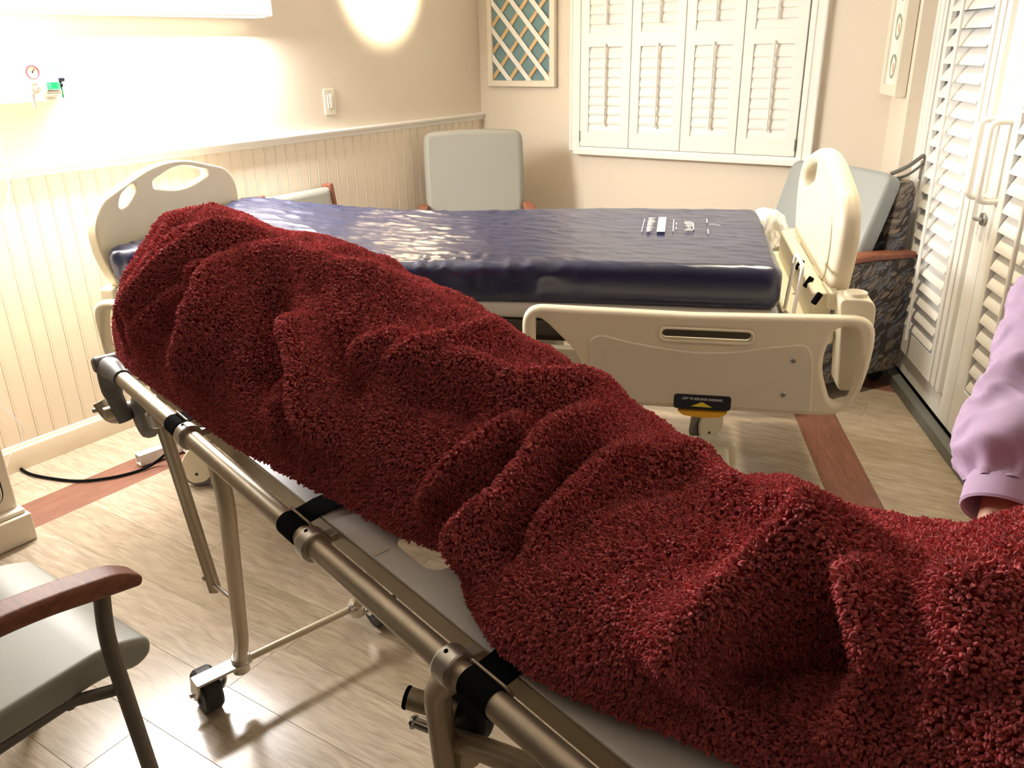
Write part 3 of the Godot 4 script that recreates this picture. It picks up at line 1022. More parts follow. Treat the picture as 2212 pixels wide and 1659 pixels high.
func mattress() -> void:
	var nz := FastNoiseLite.new()
	nz.seed = 3; nz.frequency = 1.0; nz.fractal_octaves = 3
	var half := Vector3(1.052, 0.064, 0.455)
	var r := 0.034
	var t := thing("mattress", "shiny navy blue mattress with white printing at its foot end, on the hospital bed", "mattress", BED)
	var b := MB.new()
	var inner := half - Vector3(r, r, r)
	for axis in 3:
		var ua := (axis + 1) % 3
		var va := (axis + 2) % 3
		var nu: int = [150, 12, 72][ua]
		var nv: int = [150, 12, 72][va]
		for s: float in [-1.0, 1.0]:
			var P := []
			for i in nu + 1:
				var row := PackedVector3Array()
				for j in nv + 1:
					var p := Vector3()
					p[axis] = s * half[axis]
					p[ua] = (2.0 * i / nu - 1.0) * half[ua]
					p[va] = (2.0 * j / nv - 1.0) * half[va]
					var q := p.clamp(-inner, inner)
					var d := (p - q).normalized()
					p = q + d * r
					# cloth: long drawn creases on the top, short puckers at the edges
					var a := nz.get_noise_2d(p.x * 2.2 + p.z * 1.2, p.z * 16.0 + p.x * 2.0)
					var cr := 1.0 - absf(nz.get_noise_2d(p.x * 3.0 + 40.0, p.z * 11.0 - p.x * 4.0)) * 2.4
					var w := (0.0035 * a + 0.005 * pow(maxf(cr, 0.0), 3.0)) * (0.4 + 0.6 * smoothstep(0.5, -0.3, p.x))
					var pk := 1.0 - absf(nz.get_noise_2d(p.x * 9.0 + 7.0, p.z * 3.0 + p.y * 6.0)) * 3.0
					var edge := smoothstep(0.25, 0.43, p.z) * smoothstep(-0.9, 0.3, p.y / 0.064)
					w += 0.007 * pow(maxf(pk, 0.0), 2.0) * edge * smoothstep(0.65, 0.3, p.x)
					if d.y < -0.3: w = 0.0
					p += d * w
					p.y += mattress_sag(p.x, p.z)
					if axis == 1 and s > 0.0 or d.y > 0.5: p.y += 0.004 * sin(p.x * 7.0) * smoothstep(0.455, 0.2, absf(p.z))
					row.append(p + Vector3(0.0, 0.858, 0.0))
				P.append(row)
			# outward side for each face of the box
			b.sheet(P, s)
	b.smooth()
	part(t, "cover", b, M.navy)
	var pd := MB.new()
	pd.box(Vector3(0, 0.7685, 0), Vector3(2.10, 0.054, 0.905), 0.022, 3)
	part(t, "foam_base", pd, M.deck, "grey white underside of the mattress")
	# printing near the foot end, read from the side of the bed
	var pr := MB.new()
	var put := func(x0: float, z0: float, x1: float, z1: float) -> void:
		var y0 := 0.9300 + mattress_sag((x0 + x1) / 2, (z0 + z1) / 2) + 0.004 * sin((x0 + x1) * 3.5)
		pr.box(Vector3((x0 + x1) / 2, y0, (z0 + z1) / 2), Vector3(absf(x1 - x0), 0.0012, absf(z1 - z0)), 0.0004)
	put.call(0.690, -0.23, 0.717, 0.02)
	put.call(0.640, -0.20, 0.6425, 0.02)
	var r2 := RandomNumberGenerator.new()
	r2.seed = 9
	for k in 22:
		var z := -0.22 + 0.011 * k
		var L := r2.randf_range(0.012, 0.026)
		put.call(0.655, z, 0.655 + L, z + 0.003)
		put.call(0.655 + r2.randf_range(0, 0.012), z, 0.658 + r2.randf_range(0, 0.012), z + 0.009)
	put.call(0.742, -0.19, 0.745, 0.01)
	put.call(0.752, -0.14, 0.7545, -0.10)
	put.call(0.752, -0.06, 0.7545, -0.02)
	for k in 9:
		var z := -0.15 + 0.018 * k
		put.call(0.785 + r2.randf_range(-0.006, 0.006), z, 0.80 + r2.randf_range(-0.004, 0.012), z + 0.006)
	put.call(0.808, -0.12, 0.812, -0.03)
	put.call(0.855, -0.20, 0.858, -0.13)
	put.call(0.855, -0.02, 0.858, 0.05)
	put.call(0.862, -0.105, 0.885, -0.101)
	put.call(0.885, -0.09, 0.900, -0.086)
	part(t, "printing", pr, M.print, "white instruction printing")

# ---------------------------------------------------------------- stretcher
func cot_caster(t: Node3D, p: Vector3, out: float) -> void:
	# p: foot of the leg; the wheel hangs outboard of it (towards out) and trails behind
	var f := MB.new()
	f.x = Transform3D(Basis(Vector3(1, 0, 0), Vector3(0, 1, 0), Vector3(0, 0, 1)), p)
	f.box(Vector3(0.0, 0.113, out * 0.050), Vector3(0.046, 0.007, 0.130), 0.003, 2)
	for z in [0.047, 0.112]:
		f.prism(rounded([[-0.022, 0.116, 0.006], [0.024, 0.116, 0.006], [0.046, 0.058, 0.012], [0.034, 0.040, 0.014], [0.014, 0.046, 0.012], [-0.024, 0.098, 0.01]], 4), out * z - 0.0028, out * z + 0.0028, 0.001, [], 50.0, 1)
	f.cyl(Vector3(0.0, 0.085, 0), Vector3(0.0, 0.128, 0), 0.021, 16)
	f.cyl(Vector3(0.032, 0.055, out * 0.036), Vector3(0.032, 0.055, out * 0.122), 0.006, 10)
	var c := part(t, "caster", f, M.alu)
	var w := MB.new()
	w.x = f.x
	w.lathe([Vector2(0.0, -0.016), Vector2(0.030, -0.019), Vector2(0.034, -0.023), Vector2(0.050, -0.023), Vector2(0.055, -0.016), Vector2(0.055, 0.016), Vector2(0.050, 0.023), Vector2(0.034, 0.023), Vector2(0.030, 0.019), Vector2(0.0, 0.016)], Vector3(0.032, 0.055, out * 0.0795), Vector3(0, 0, 1), 30)
	part(c, "wheel", w, M.rubber)

func stretcher() -> void:
	var t := thing("stretcher", "tubular champagne metal mortuary stretcher with white tray under the red blanket", "stretcher", COT)
	var T0 := 0.82
	var W := 0.485
	for side in 2:
		var z0: float = [0.0, W][side]
		var sg: float = [1.0, -1.0][side]
		var b := MB.new()
		b.tube([Vector3(0.205, T0, z0), Vector3(-1.80, T0, z0)], 0.0172, 24)
		part(t, "side_tube", b, M.champ)
		for x in [-0.212, -0.712, -1.062]:
			var c := MB.new()
			c.lathe([Vector2(0.0172, 0.0), Vector2(0.0235, 0.0005), Vector2(0.025, 0.003), Vector2(0.025, 0.026), Vector2(0.0235, 0.029), Vector2(0.0172, 0.0295)], Vector3(x - 0.015, T0, z0), Vector3(1, 0, 0), 28)
			c.box(Vector3(x, T0 + 0.002, z0 + sg * 0.03), Vector3(0.022, 0.014, 0.02), 0.003)
			part(t, "collar", c, M.alu)
			if side == 0:
				var hs := MB.new()
				hs.cyl(Vector3(x + 0.004, T0 + 0.0235, z0 - 0.006), Vector3(x + 0.004, T0 + 0.0253, z0 - 0.0068), 0.003, 10)
				part(t, "grub_screw", hs, M.black)
		for x in [-0.158, -0.655, -1.118]:
			var s := MB.new()
			s.lathe([Vector2(0.0172, 0.0), Vector2(0.0195, 0.0), Vector2(0.0195, 0.05), Vector2(0.0172, 0.05)], Vector3(x - 0.025, T0, z0), Vector3(1, 0, 0), 24)
			# webbing that runs from the tube up over the tray edge and under the blanket
			var P := []
			for q in [[0.0, T0 + 0.0185], [0.014, T0 + 0.0185], [0.03, T0 + 0.021], [0.045, T0 + 0.0245], [0.08, T0 + 0.026], [0.12, T0 + 0.0262]]:
				P.append(PackedVector3Array([Vector3(x - 0.025, q[1], z0 + sg * q[0]), Vector3(x + 0.025, q[1], z0 + sg * q[0])]))
			s.sheet(P, 1.0)
			var P2 := []
			for q in P: P2.append(PackedVector3Array([q[0] - Vector3(0, 0.002, 0), q[1] - Vector3(0, 0.002, 0)]))
			s.sheet(P2, -1.0)
			part(t, "strap", s, M.black, "black webbing strap")
			var rd := MB.new()
			rd.tube(bend([Vector3(x - 0.034, T0 + 0.008, z0 + sg * 0.016), Vector3(x - 0.032, T0 + 0.021, z0 + sg * 0.010), Vector3(x + 0.032, T0 + 0.021, z0 + sg * 0.010), Vector3(x + 0.034, T0 + 0.008, z0 + sg * 0.016)], 0.006, 4), 0.0024, 8)
			part(t, "strap_bar", rd, M.champ)
		# tray rail
		var tr := MB.new()
		tr.box(Vector3(-0.80, 0.816, W / 2 - sg * (W / 2 - 0.0455)), Vector3(1.86, 0.036, 0.018), 0.003)
		part(t, "tray_rail", tr, M.champ)
		cot_leg_pair(t, z0, sg)
	# tray sheet with its hand holes
	var outer := rect(-1.74, -(W - 0.0362), 0.14, -0.0362, 0.02)
	var hh := []
	for x in [-0.862, -0.30, -1.45]:
		for k in 2:
			var za := 0.077 if k == 0 else W - 0.077 - 0.06
			hh.append(rect(x - 0.055, -(za + 0.06), x + 0.055, -za, 0.045, 6))
	var sh := MB.new()
	sh.x = Transform3D(Basis(Vector3.RIGHT, Vector3(0, 0, -1), Vector3.UP), Vector3())
	sh.prism(outer, 0.834, 0.8385, 0.001, hh, 50.0, 1)
	part(t, "tray", sh, M.tray, "white tray with hand holes")
	var un := MB.new()
	for x in [-0.05, -0.55, -1.05, -1.55]: un.box(Vector3(x, 0.815, W / 2), Vector3(0.05, 0.018, W - 0.09), 0.003)
	part(t, "cross_bearer", un, M.champ)
	var tp := MB.new()
	tp.box(Vector3(-0.822, 0.8393, 0.051), Vector3(0.008, 0.0012, 0.026), 0.0004)
	part(t, "tape_marker", tp, M.frame, "small strip of cream tape")
	# far end: cross tube, end castings and loading wheels
	var ct := MB.new()
	ct.tube([Vector3(0.31, 0.70, -0.03), Vector3(0.31, 0.70, W + 0.03)], 0.0165, 18)
	part(t, "cross_tube", ct, M.champ)
	for side in 2:
		var z0: float = [0.0, W][side]
		var sg: float = [1.0, -1.0][side]
		var e := MB.new()
		e.tube(curve([Vector3(0.19, T0, z0), Vector3(0.25, T0 + 0.002, z0), Vector3(0.295, T0 - 0.005, z0), Vector3(0.312, T0 - 0.05, z0), Vector3(0.302, 0.74, z0), Vector3(0.285, 0.68, z0 + sg * 0.01)], 6), [0.021, 0.0215, 0.022, 0.0225, 0.023, 0.0235, 0.024, 0.024, 0.025, 0.0255, 0.026, 0.0265, 0.027, 0.027, 0.027, 0.027, 0.0265, 0.026, 0.0255, 0.025, 0.0245, 0.024, 0.023, 0.022, 0.02, 0.02, 0.0195, 0.019, 0.0185, 0.018, 0.018], 16)
		e.cyl(Vector3(0.31, T0 + 0.005, z0 - 0.03), Vector3(0.31, T0 + 0.005, z0 + 0.03), 0.02, 16, 0.005)
		part(t, "end_casting", e, M.grey_plastic, "grey end casting")
		var st := MB.new()
		st.tube(bend([Vector3(0.345, 0.722, z0 - sg * 0.028), Vector3(0.325, 0.672, z0 - sg * 0.012), Vector3(0.30, 0.70, z0 + sg * 0.05)], 0.03, 6), 0.015, 14)
		st.cyl(Vector3(0.352, 0.70, z0 - sg * 0.045), Vector3(0.345, 0.702, z0 - sg * 0.02), 0.006, 8)
		part(t, "end_stub", st, M.champ)
		var w := MB.new()
		w.lathe([Vector2(0.0, 0.0), Vector2(0.036, 0.0), Vector2(0.05, 0.004), Vector2(0.056, 0.014), Vector2(0.056, 0.028), Vector2(0.05, 0.036), Vector2(0.0, 0.038)], Vector3(0.262, 0.69, z0 + (0.028 if side == 0 else -0.066)), Vector3(0, 0, 1), 26)
		part(t, "loading_wheel", w, M.grey_rubber)
	# bars that join the two legs of each end
	for x in [-0.027, -1.05]:
		var cb := MB.new()
		cb.tube([Vector3(x, 0.112, 0.075), Vector3(x, 0.112, W - 0.075)], 0.0095, 14)
		part(t, "cross_bar", cb, M.champ)
		for z in [0.088, W - 0.088]:
			var cl := MB.new()
			cl.cyl(Vector3(x, 0.112, z - 0.016), Vector3(x, 0.112, z + 0.016), 0.0145, 16)
			part(t, "bar_socket", cl, M.alu)
	for x in [-0.027, -1.05]:
		cot_caster(t, Vector3(x, 0, 0.078), -1.0)
		cot_caster(t, Vector3(x, 0, W - 0.078), 1.0)

func cot_leg_pair(t: Node3D, z0: float, sg: float) -> void:
	var z := func(d: float) -> float: return z0 + sg * d
	var b := MB.new()
	b.tube(bend([Vector3(-0.022, 0.112, z.call(0.078)), Vector3(-0.082, 0.20, z.call(0.072)), Vector3(-0.296, 0.70, z.call(0.022)), Vector3(-0.318, 0.815, z.call(0.008))], 0.045, 7), 0.0165, 18)
	part(t, "leg", b, M.champ)
	var s := MB.new()
	s.tube([Vector3(-0.010, 0.325, z.call(0.056)), Vector3(-0.016, 0.79, z.call(0.008))], 0.0145, 4)
	part(t, "strut", s, M.champ)
	var sk := MB.new()
	sk.cyl(Vector3(-0.016, 0.775, z.call(0.004)), Vector3(-0.016, 0.81, z.call(0.0)), 0.021, 16, 0.004)
	part(t, "strut_socket", sk, M.alu)
	var bo := MB.new()
	bo.cyl(Vector3(0.028, 0.342, z.call(0.050)), Vector3(-0.15, 0.362, z.call(0.060)), 0.0055, 10)
	bo.cyl(Vector3(0.034, 0.341, z.call(0.0497)), Vector3(0.024, 0.3425, z.call(0.0503)), 0.009, 6)
	bo.cyl(Vector3(-0.156, 0.3627, z.call(0.0603)), Vector3(-0.146, 0.3616, z.call(0.0598)), 0.009, 12)
	part(t, "pivot_bolt", bo, M.chrome)
	# the legs at the other end hang straight from the last collar
	var b2 := MB.new()
	b2.tube(bend([Vector3(-1.062, 0.805, z.call(-0.002)), Vector3(-1.028, 0.765, z.call(-0.004)), Vector3(-1.018, 0.60, z.call(0.012)), Vector3(-1.05, 0.112, z.call(0.078))], 0.05, 6), 0.0175, 18)
	part(t, "leg", b2, M.champ)
	var br := MB.new()
	br.tube(bend([Vector3(-1.012, 0.655, z.call(0.022)), Vector3(-1.16, 0.722, z.call(0.03)), Vector3(-1.46, 0.79, z.call(0.05)), Vector3(-1.55, 0.80, z.call(0.05))], 0.08, 5), 0.0155, 16)
	br.box(Vector3(-1.025, 0.642, z.call(0.028)), Vector3(0.05, 0.036, 0.03), 0.004)
	part(t, "brace", br, M.champ)
	var stb := MB.new()
	stb.tube([Vector3(-0.966, 0.71, z.call(-0.008)), Vector3(-1.02, 0.70, z.call(0.03))], 0.0145, 16)
	part(t, "leg_stub", stb, M.champ)
	var cap := MB.new()
	cap.cyl(Vector3(-0.9625, 0.7106, z.call(-0.0105)), Vector3(-0.967, 0.7098, z.call(-0.0073)), 0.0155, 16, 0.001)
	part(t, "stub_cap", cap, M.black)
	var nb := MB.new()
	nb.cyl(Vector3(-0.972, 0.672, z.call(-0.006)), Vector3(-1.02, 0.676, z.call(0.01)), 0.0075, 12)
	nb.cyl(Vector3(-0.968, 0.6716, z.call(-0.008)), Vector3(-0.976, 0.6724, z.call(-0.0045)), 0.0095, 6)
	part(t, "pivot_bolt", nb, M.chrome)
	var w := MB.new()
	w.lathe([Vector2(0.0, 0.0), Vector2(0.034, 0.0), Vector2(0.048, 0.004), Vector2(0.053, 0.012), Vector2(0.053, 0.024), Vector2(0.048, 0.032), Vector2(0.0, 0.034)], Vector3(-1.008, 0.695, z.call(0.033 if sg > 0 else 0.067)), Vector3(0, 0, 1), 26)
	part(t, "folded_wheel", w, M.rubber)

# ---------------------------------------------------------------- blanket
# cross sections every 10 cm along the stretcher: near edge, crest height; then folds: height, half width, course
const EDGE := [0.02, 0.009, 0.005, 0.006, 0.009, 0.011, 0.015, 0.022, 0.036, 0.049, 0.065, 0.078, 0.1, 0.056, 0.032, 0.047, 0.083, 0.11, 0.12, 0.117, 0.107, 0.1]
const CREST := [1.165, 1.14, 1.135, 1.145, 1.155, 1.16, 1.152, 1.138, 1.126, 1.114, 1.092, 1.068, 1.05, 1.01, 0.985, 1.01, 1.012, 1.045, 1.108, 1.13, 1.122, 1.1]
const FOLDS := [
	[0.008, 0.022, [Vector3(0.27, 1.165, 0.266), Vector3(0.245, 1.148, 0.203), Vector3(0.191, 1.099, 0.131), Vector3(0.175, 1.048, 0.076), Vector3(0.208, 0.976, 0.037)]],
	[0.03, 0.021, [Vector3(0.125, 1.135, 0.247), Vector3(0.058, 1.122, 0.181), Vector3(0.005, 1.078, 0.092), Vector3(0.029, 1.035, 0.055), Vector3(0.075, 0.973, 0.024), Vector3(0.162, 0.896, 0.011)]],
	[0.04, 0.027, [Vector3(-0.182, 1.158, 0.255), Vector3(-0.137, 1.147, 0.2), Vector3(-0.12, 1.128, 0.152), Vector3(-0.107, 1.107, 0.117), Vector3(-0.054, 1.061, 0.07), Vector3(-0.02, 1.018, 0.041), Vector3(0.021, 0.952, 0.015)]],
	[0.026, 0.018, [Vector3(-0.195, 1.131, 0.15), Vector3(-0.19, 1.112, 0.118), Vector3(-0.153, 1.078, 0.082), Vector3(-0.107, 1.044, 0.055), Vector3(-0.058, 0.993, 0.028), Vector3(0.063, 0.896, 0.007)]],
	[0.04, 0.023, [Vector3(-0.195, 1.141, 0.173), Vector3(-0.249, 1.11, 0.116), Vector3(-0.307, 1.068, 0.077), Vector3(-0.319, 1.034, 0.054), Vector3(-0.302, 0.972, 0.027), Vector3(-0.257, 0.909, 0.014)]],
	[0.02, 0.02, [Vector3(-0.311, 1.065, 0.075), Vector3(-0.253, 0.99, 0.03), Vector3(-0.145, 0.909, 0.012)]],
	[0.02, 0.04, [Vector3(-0.161, 1.145, 0.19), Vector3(-0.249, 1.143, 0.177), Vector3(-0.311, 1.144, 0.198), Vector3(-0.385, 1.137, 0.206), Vector3(-0.464, 1.13, 0.228), Vector3(-0.535, 1.125, 0.253), Vector3(-0.643, 1.112, 0.273)]],
	[0.03, 0.024, [Vector3(-0.497, 1.096, 0.144), Vector3(-0.51, 1.073, 0.116), Vector3(-0.56, 1.053, 0.104), Vector3(-0.601, 1.03, 0.091), Vector3(-0.647, 0.978, 0.071), Vector3(-0.68, 0.923, 0.062)]],
	[0.022, 0.022, [Vector3(-0.535, 0.989, 0.058), Vector3(-0.564, 0.959, 0.052), Vector3(-0.547, 0.898, 0.039)]],
	[0.022, 0.021, [Vector3(-0.655, 1.045, 0.116), Vector3(-0.655, 1.064, 0.136), Vector3(-0.68, 1.079, 0.169), Vector3(-0.713, 1.085, 0.203)]],
	[0.026, 0.022, [Vector3(-0.721, 1.042, 0.131), Vector3(-0.726, 1.062, 0.159), Vector3(-0.75, 1.071, 0.189), Vector3(-0.763, 1.081, 0.236), Vector3(-0.767, 1.083, 0.286), Vector3(-0.755, 1.073, 0.355)]],
	[0.03, 0.028, [Vector3(-0.726, 1.062, 0.159), Vector3(-0.804, 1.064, 0.207), Vector3(-0.85, 1.058, 0.22), Vector3(-0.912, 1.052, 0.239), Vector3(-0.95, 1.04, 0.318), Vector3(-0.937, 1.012, 0.414)]],
	[0.032, 0.017, [Vector3(-0.95, 1.038, 0.226), Vector3(-0.954, 1.03, 0.202), Vector3(-0.937, 1.001, 0.15), Vector3(-0.912, 0.967, 0.122), Vector3(-0.883, 0.923, 0.1), Vector3(-0.867, 0.875, 0.088)]],
	[0.042, 0.019, [Vector3(-0.97, 1.015, 0.385), Vector3(-0.995, 1.024, 0.273), Vector3(-0.999, 1.015, 0.206), Vector3(-1.012, 0.994, 0.157), Vector3(-1.024, 0.972, 0.119), Vector3(-1.016, 0.948, 0.093), Vector3(-1.016, 0.916, 0.073), Vector3(-1.004, 0.874, 0.069)]],
	[-0.05, 0.026, [Vector3(-0.974, 1.02, 0.193), Vector3(-0.979, 0.982, 0.13), Vector3(-0.97, 0.938, 0.101), Vector3(-0.933, 0.87, 0.1)]],
	[0.034, 0.024, [Vector3(-1.12, 0.983, 0.318), Vector3(-1.082, 0.993, 0.283), Vector3(-1.074, 0.994, 0.238), Vector3(-1.074, 0.988, 0.191), Vector3(-1.074, 0.978, 0.15), Vector3(-1.074, 0.961, 0.11), Vector3(-1.091, 0.935, 0.074)]],
	[0.015, 0.022, [Vector3(-1.062, 0.999, 0.279), Vector3(-1.07, 0.992, 0.331), Vector3(-1.091, 0.977, 0.379)]],
	[-0.05, 0.026, [Vector3(-1.024, 1.012, 0.276), Vector3(-1.033, 1.004, 0.207), Vector3(-1.045, 0.987, 0.158), Vector3(-1.057, 0.961, 0.107), Vector3(-1.066, 0.928, 0.069)]],
	[0.034, 0.03, [Vector3(-1.086, 0.991, 0.283), Vector3(-1.12, 0.983, 0.318), Vector3(-1.165, 0.986, 0.34), Vector3(-1.232, 1.009, 0.296), Vector3(-1.29, 1.01, 0.289), Vector3(-1.331, 1.011, 0.299)]],
	[-0.035, 0.026, [Vector3(-1.153, 0.974, 0.382), Vector3(-1.228, 1.007, 0.318), Vector3(-1.265, 1.01, 0.302), Vector3(-1.298, 1.007, 0.315)]],
	[0.06, 0.042, [Vector3(-1.431, 1.045, 0.292), Vector3(-1.389, 1.026, 0.243), Vector3(-1.369, 1.013, 0.211), Vector3(-1.348, 0.987, 0.158), Vector3(-1.323, 0.953, 0.114), Vector3(-1.294, 0.91, 0.078)]],
	[-0.07, 0.07, [Vector3(-1.439, 1.028, 0.191), Vector3(-1.414, 0.985, 0.147), Vector3(-1.393, 0.94, 0.117), Vector3(-1.369, 0.897, 0.098)]],
	[0.04, 0.025, [Vector3(-1.427, 1.038, 0.227), Vector3(-1.443, 1.036, 0.201), Vector3(-1.464, 1.011, 0.158), Vector3(-1.464, 0.981, 0.139), Vector3(-1.46, 0.93, 0.121), Vector3(-1.456, 0.897, 0.116)]],
	[0.02, 0.02, [Vector3(-1.414, 0.966, 0.133), Vector3(-1.414, 0.951, 0.125), Vector3(-1.431, 0.884, 0.111)]],
	[-0.03, 0.026, [Vector3(0.162, 1.126, 0.189), Vector3(0.075, 1.068, 0.089), Vector3(0.104, 1.002, 0.039), Vector3(0.158, 0.929, 0.016)]],
	[-0.016, 0.022, [Vector3(-0.157, 1.103, 0.109), Vector3(-0.137, 1.06, 0.067), Vector3(-0.083, 0.994, 0.029)]],
	[-0.034, 0.04, [Vector3(-0.323, 1.126, 0.155), Vector3(-0.406, 1.081, 0.105), Vector3(-0.46, 1.023, 0.064), Vector3(-0.435, 0.945, 0.031)]],
	[-0.02, 0.03, [Vector3(-0.551, 1.094, 0.154), Vector3(-0.626, 1.054, 0.117), Vector3(-0.705, 1.008, 0.098)]],
	[-0.016, 0.028, [Vector3(-0.746, 1.041, 0.138), Vector3(-0.829, 1.039, 0.164), Vector3(-0.896, 1.038, 0.19)]],
	[0.012, 0.03, [Vector3(-1.489, 1.08, 0.24), Vector3(-1.53, 1.063, 0.177), Vector3(-1.555, 1.029, 0.151)]]]

func along(a: Array, x: float) -> float:
	x = clampf(x, 0.0, a.size() - 1.001)
	var i := int(x)
	var m := a.size() - 1
	return cubic_interpolate(a[i], a[mini(i + 1, m)], a[maxi(i - 1, 0)], a[mini(i + 2, m)], x - i)

func drape(s: float, v: float) -> Vector3:
	var x := (0.27 - s) / 0.1
	var a := along(EDGE, x)
	var top := along(CREST, x)
	var th := v * PI
	var c := 0.27
	var t := c - (c - a) * cos(th) if v < 0.5 else c - (0.50 - c) * cos(th)
	return Vector3(s, 0.85 + (top - 0.85) * pow(maxf(sin(th), 0.0), lerpf(0.8, 1.08, smoothstep(-0.05, 0.25, s))), t)

func blanket() -> void:
	var nu := 250
	var nv := 120
	var lump := FastNoiseLite.new()
	lump.seed = 12; lump.frequency = 1.0; lump.fractal_octaves = 2
	var P := []
	for i in nu + 1:
		var s := 0.275 - 2.07 * i / nu
		var row := PackedVector3Array()
		for j in nv + 1: row.append(drape(s, 0.006 + 0.988 * float(j) / nv))
		P.append(row)
	# normals of the smooth drape
	var N := MB.new().sheet(P, 1.0)
	if (N[40][60] as Vector3).y < 0.0:
		for i in nu + 1:
			for j in nv + 1: N[i][j] = -N[i][j]
	var Q := []
	for i in nu + 1:
		var row := PackedVector3Array()
		for j in nv + 1: row.append(P[i][j])
		Q.append(row)
	for f in FOLDS:
		var h: float = f[0] * (2.0 if (f[2][0] as Vector3).x > -0.6 else 1.5)
		var w: float = f[1]
		var L: Array = f[2]
		var lo: Vector3 = L[0]
		var hi: Vector3 = L[0]
		for q in L:
			lo = lo.min(q); hi = hi.max(q)
		var far := w * 2.6
		lo -= Vector3.ONE * far; hi += Vector3.ONE * far
		for i in nu + 1:
			if P[i][0].x < lo.x or P[i][0].x > hi.x: continue
			for j in nv + 1:
				var p: Vector3 = P[i][j]
				if p.y < lo.y or p.y > hi.y or p.z < lo.z or p.z > hi.z: continue
				var best := 1e9
				var bt := 0.0
				for k in L.size() - 1:
					var c := Geometry3D.get_closest_point_to_segment(p, L[k], L[k + 1])
					var d := p.distance_squared_to(c)
					if d < best:
						best = d
						bt = (k + c.distance_to(L[k]) / maxf(0.001, (L[k + 1] as Vector3).distance_to(L[k]))) / (L.size() - 1)
				if best > far * far: continue
				var fade := smoothstep(-0.05, 0.30, bt) * smoothstep(1.06, 0.78, bt)
				Q[i][j] += N[i][j] * h * exp(-best / (w * w)) * fade * smoothstep(-0.02, 0.15, float(j) / nv)
	for i in nu + 1:
		for j in nv + 1:
			var p: Vector3 = P[i][j]
			var rim := smoothstep(0.0, 0.10, float(j) / nv) * smoothstep(1.0, 0.92, float(j) / nv)
			Q[i][j] += N[i][j] * (0.012 * lump.get_noise_3d(p.x * 9.0, p.y * 6.0, p.z * 9.0) * rim + 0.0015 * lump.get_noise_3d(p.x * 60.0, p.y * 60.0, p.z * 60.0))
			if Q[i][j].y < 0.8435: Q[i][j].y = 0.8435
	var t := thing("blanket", "shaggy dark red fleece blanket draped over the covered body on the stretcher", "blanket", COT)
	var red := mat(rgb(120, 28, 32), 0.95, 0.0, 0.2)
	var b := MB.new()
	var QN := b.sheet(Q, 1.0)
	var flip := -1.0 if (QN[40][60] as Vector3).y < 0.0 else 1.0
	# the inner side, so that the cloth has thickness
	var U := []
	for i in nu + 1:
		var row := PackedVector3Array()
		for j in nv + 1:
			QN[i][j] = QN[i][j] * flip
			row.append(Q[i][j] - QN[i][j] * 0.004)
		if i % 2 == 0: U.append(row)
	b.sheet(U, -1.0)
	part(t, "backing", b, red)
	# pile: tufts of fleece
	var tuft := MB.new()
	var rings := [[0.0, 0.0, 0.0015], [0.0021, 0.0003, 0.0020], [0.0044, 0.0012, 0.0017], [0.0064, 0.0028, 0.0004]]
	var path := []
	var rad := []
	for q in rings:
		path.append(Vector3(q[1], q[0], 0)); rad.append(q[2])
	tuft.tube(path, rad, 5, false)
	var pile := mat(Color.WHITE, 0.9, 0.0, 0.25)
	pile.vertex_color_use_as_albedo = true
	pile.backlight_enabled = true
	pile.backlight = Color(0.7, 0.19, 0.195)
	pile.rim_enabled = true
	pile.rim = 0.35
	var xs: Array[Transform3D] = []
	var cs := PackedColorArray()
	var r := RandomNumberGenerator.new()
	r.seed = 4242
	var flow := FastNoiseLite.new()
	flow.seed = 31; flow.frequency = 1.0; flow.fractal_octaves = 2
	var pitch := 0.0029
	for i in nu:
		for j in nv:
			var a: Vector3 = Q[i][j]
			var e1: Vector3 = Q[i + 1][j] - a
			var e2: Vector3 = Q[i][j + 1] - a
			var area := e1.cross(e2).length()
			var want := area / (pitch * pitch)
			if j > nv * 0.78: want *= 0.45
			var cnt := int(want) + (1 if r.randf() < want - int(want) else 0)
			for k in cnt:
				var p := a + e1 * r.randf() + e2 * r.randf()
				var nn: Vector3 = QN[i][j]
				var fx := flow.get_noise_3d(p.x * 150.0, p.y * 150.0, p.z * 150.0)
				var fy := flow.get_noise_3d(p.x * 150.0 + 50.0, p.y * 150.0, p.z * 150.0)
				var t1 := nn.cross(Vector3.RIGHT).normalized()
				var t2 := nn.cross(t1)
				var ydir := (nn + t1 * (fx * 0.75 + r.randf_range(-0.45, 0.45)) + t2 * (fy * 0.75 + r.randf_range(-0.45, 0.45)) + Vector3(0, -0.22, 0)).normalized()
				var xdir := ydir.cross(Vector3(r.randf_range(-1, 1), r.randf_range(-1, 1), r.randf_range(-1, 1))).normalized()
				var sc := r.randf_range(0.75, 1.25)
				xs.append(Transform3D(Basis(xdir, ydir, xdir.cross(ydir)).scaled(Vector3(sc, sc, sc)), p - nn * 0.001))
				var g := r.randf_range(0.72, 1.2)
				cs.append(Color(0.70 * g, 0.150 * g, 0.158 * g))
	var mm := MultiMesh.new()
	mm.transform_format = MultiMesh.TRANSFORM_3D
	mm.use_colors = true
	mm.mesh = tuft.mesh()
	mm.instance_count = xs.size()
	for k in xs.size():
		mm.set_instance_transform(k, xs[k])
		mm.set_instance_color(k, cs[k])
	var mi := MultiMeshInstance3D.new()
	mi.name = "pile"
	mi.multimesh = mm
	mi.material_override = pile
	t.add_child(mi, true)
	mi.set_meta("kind", "stuff")

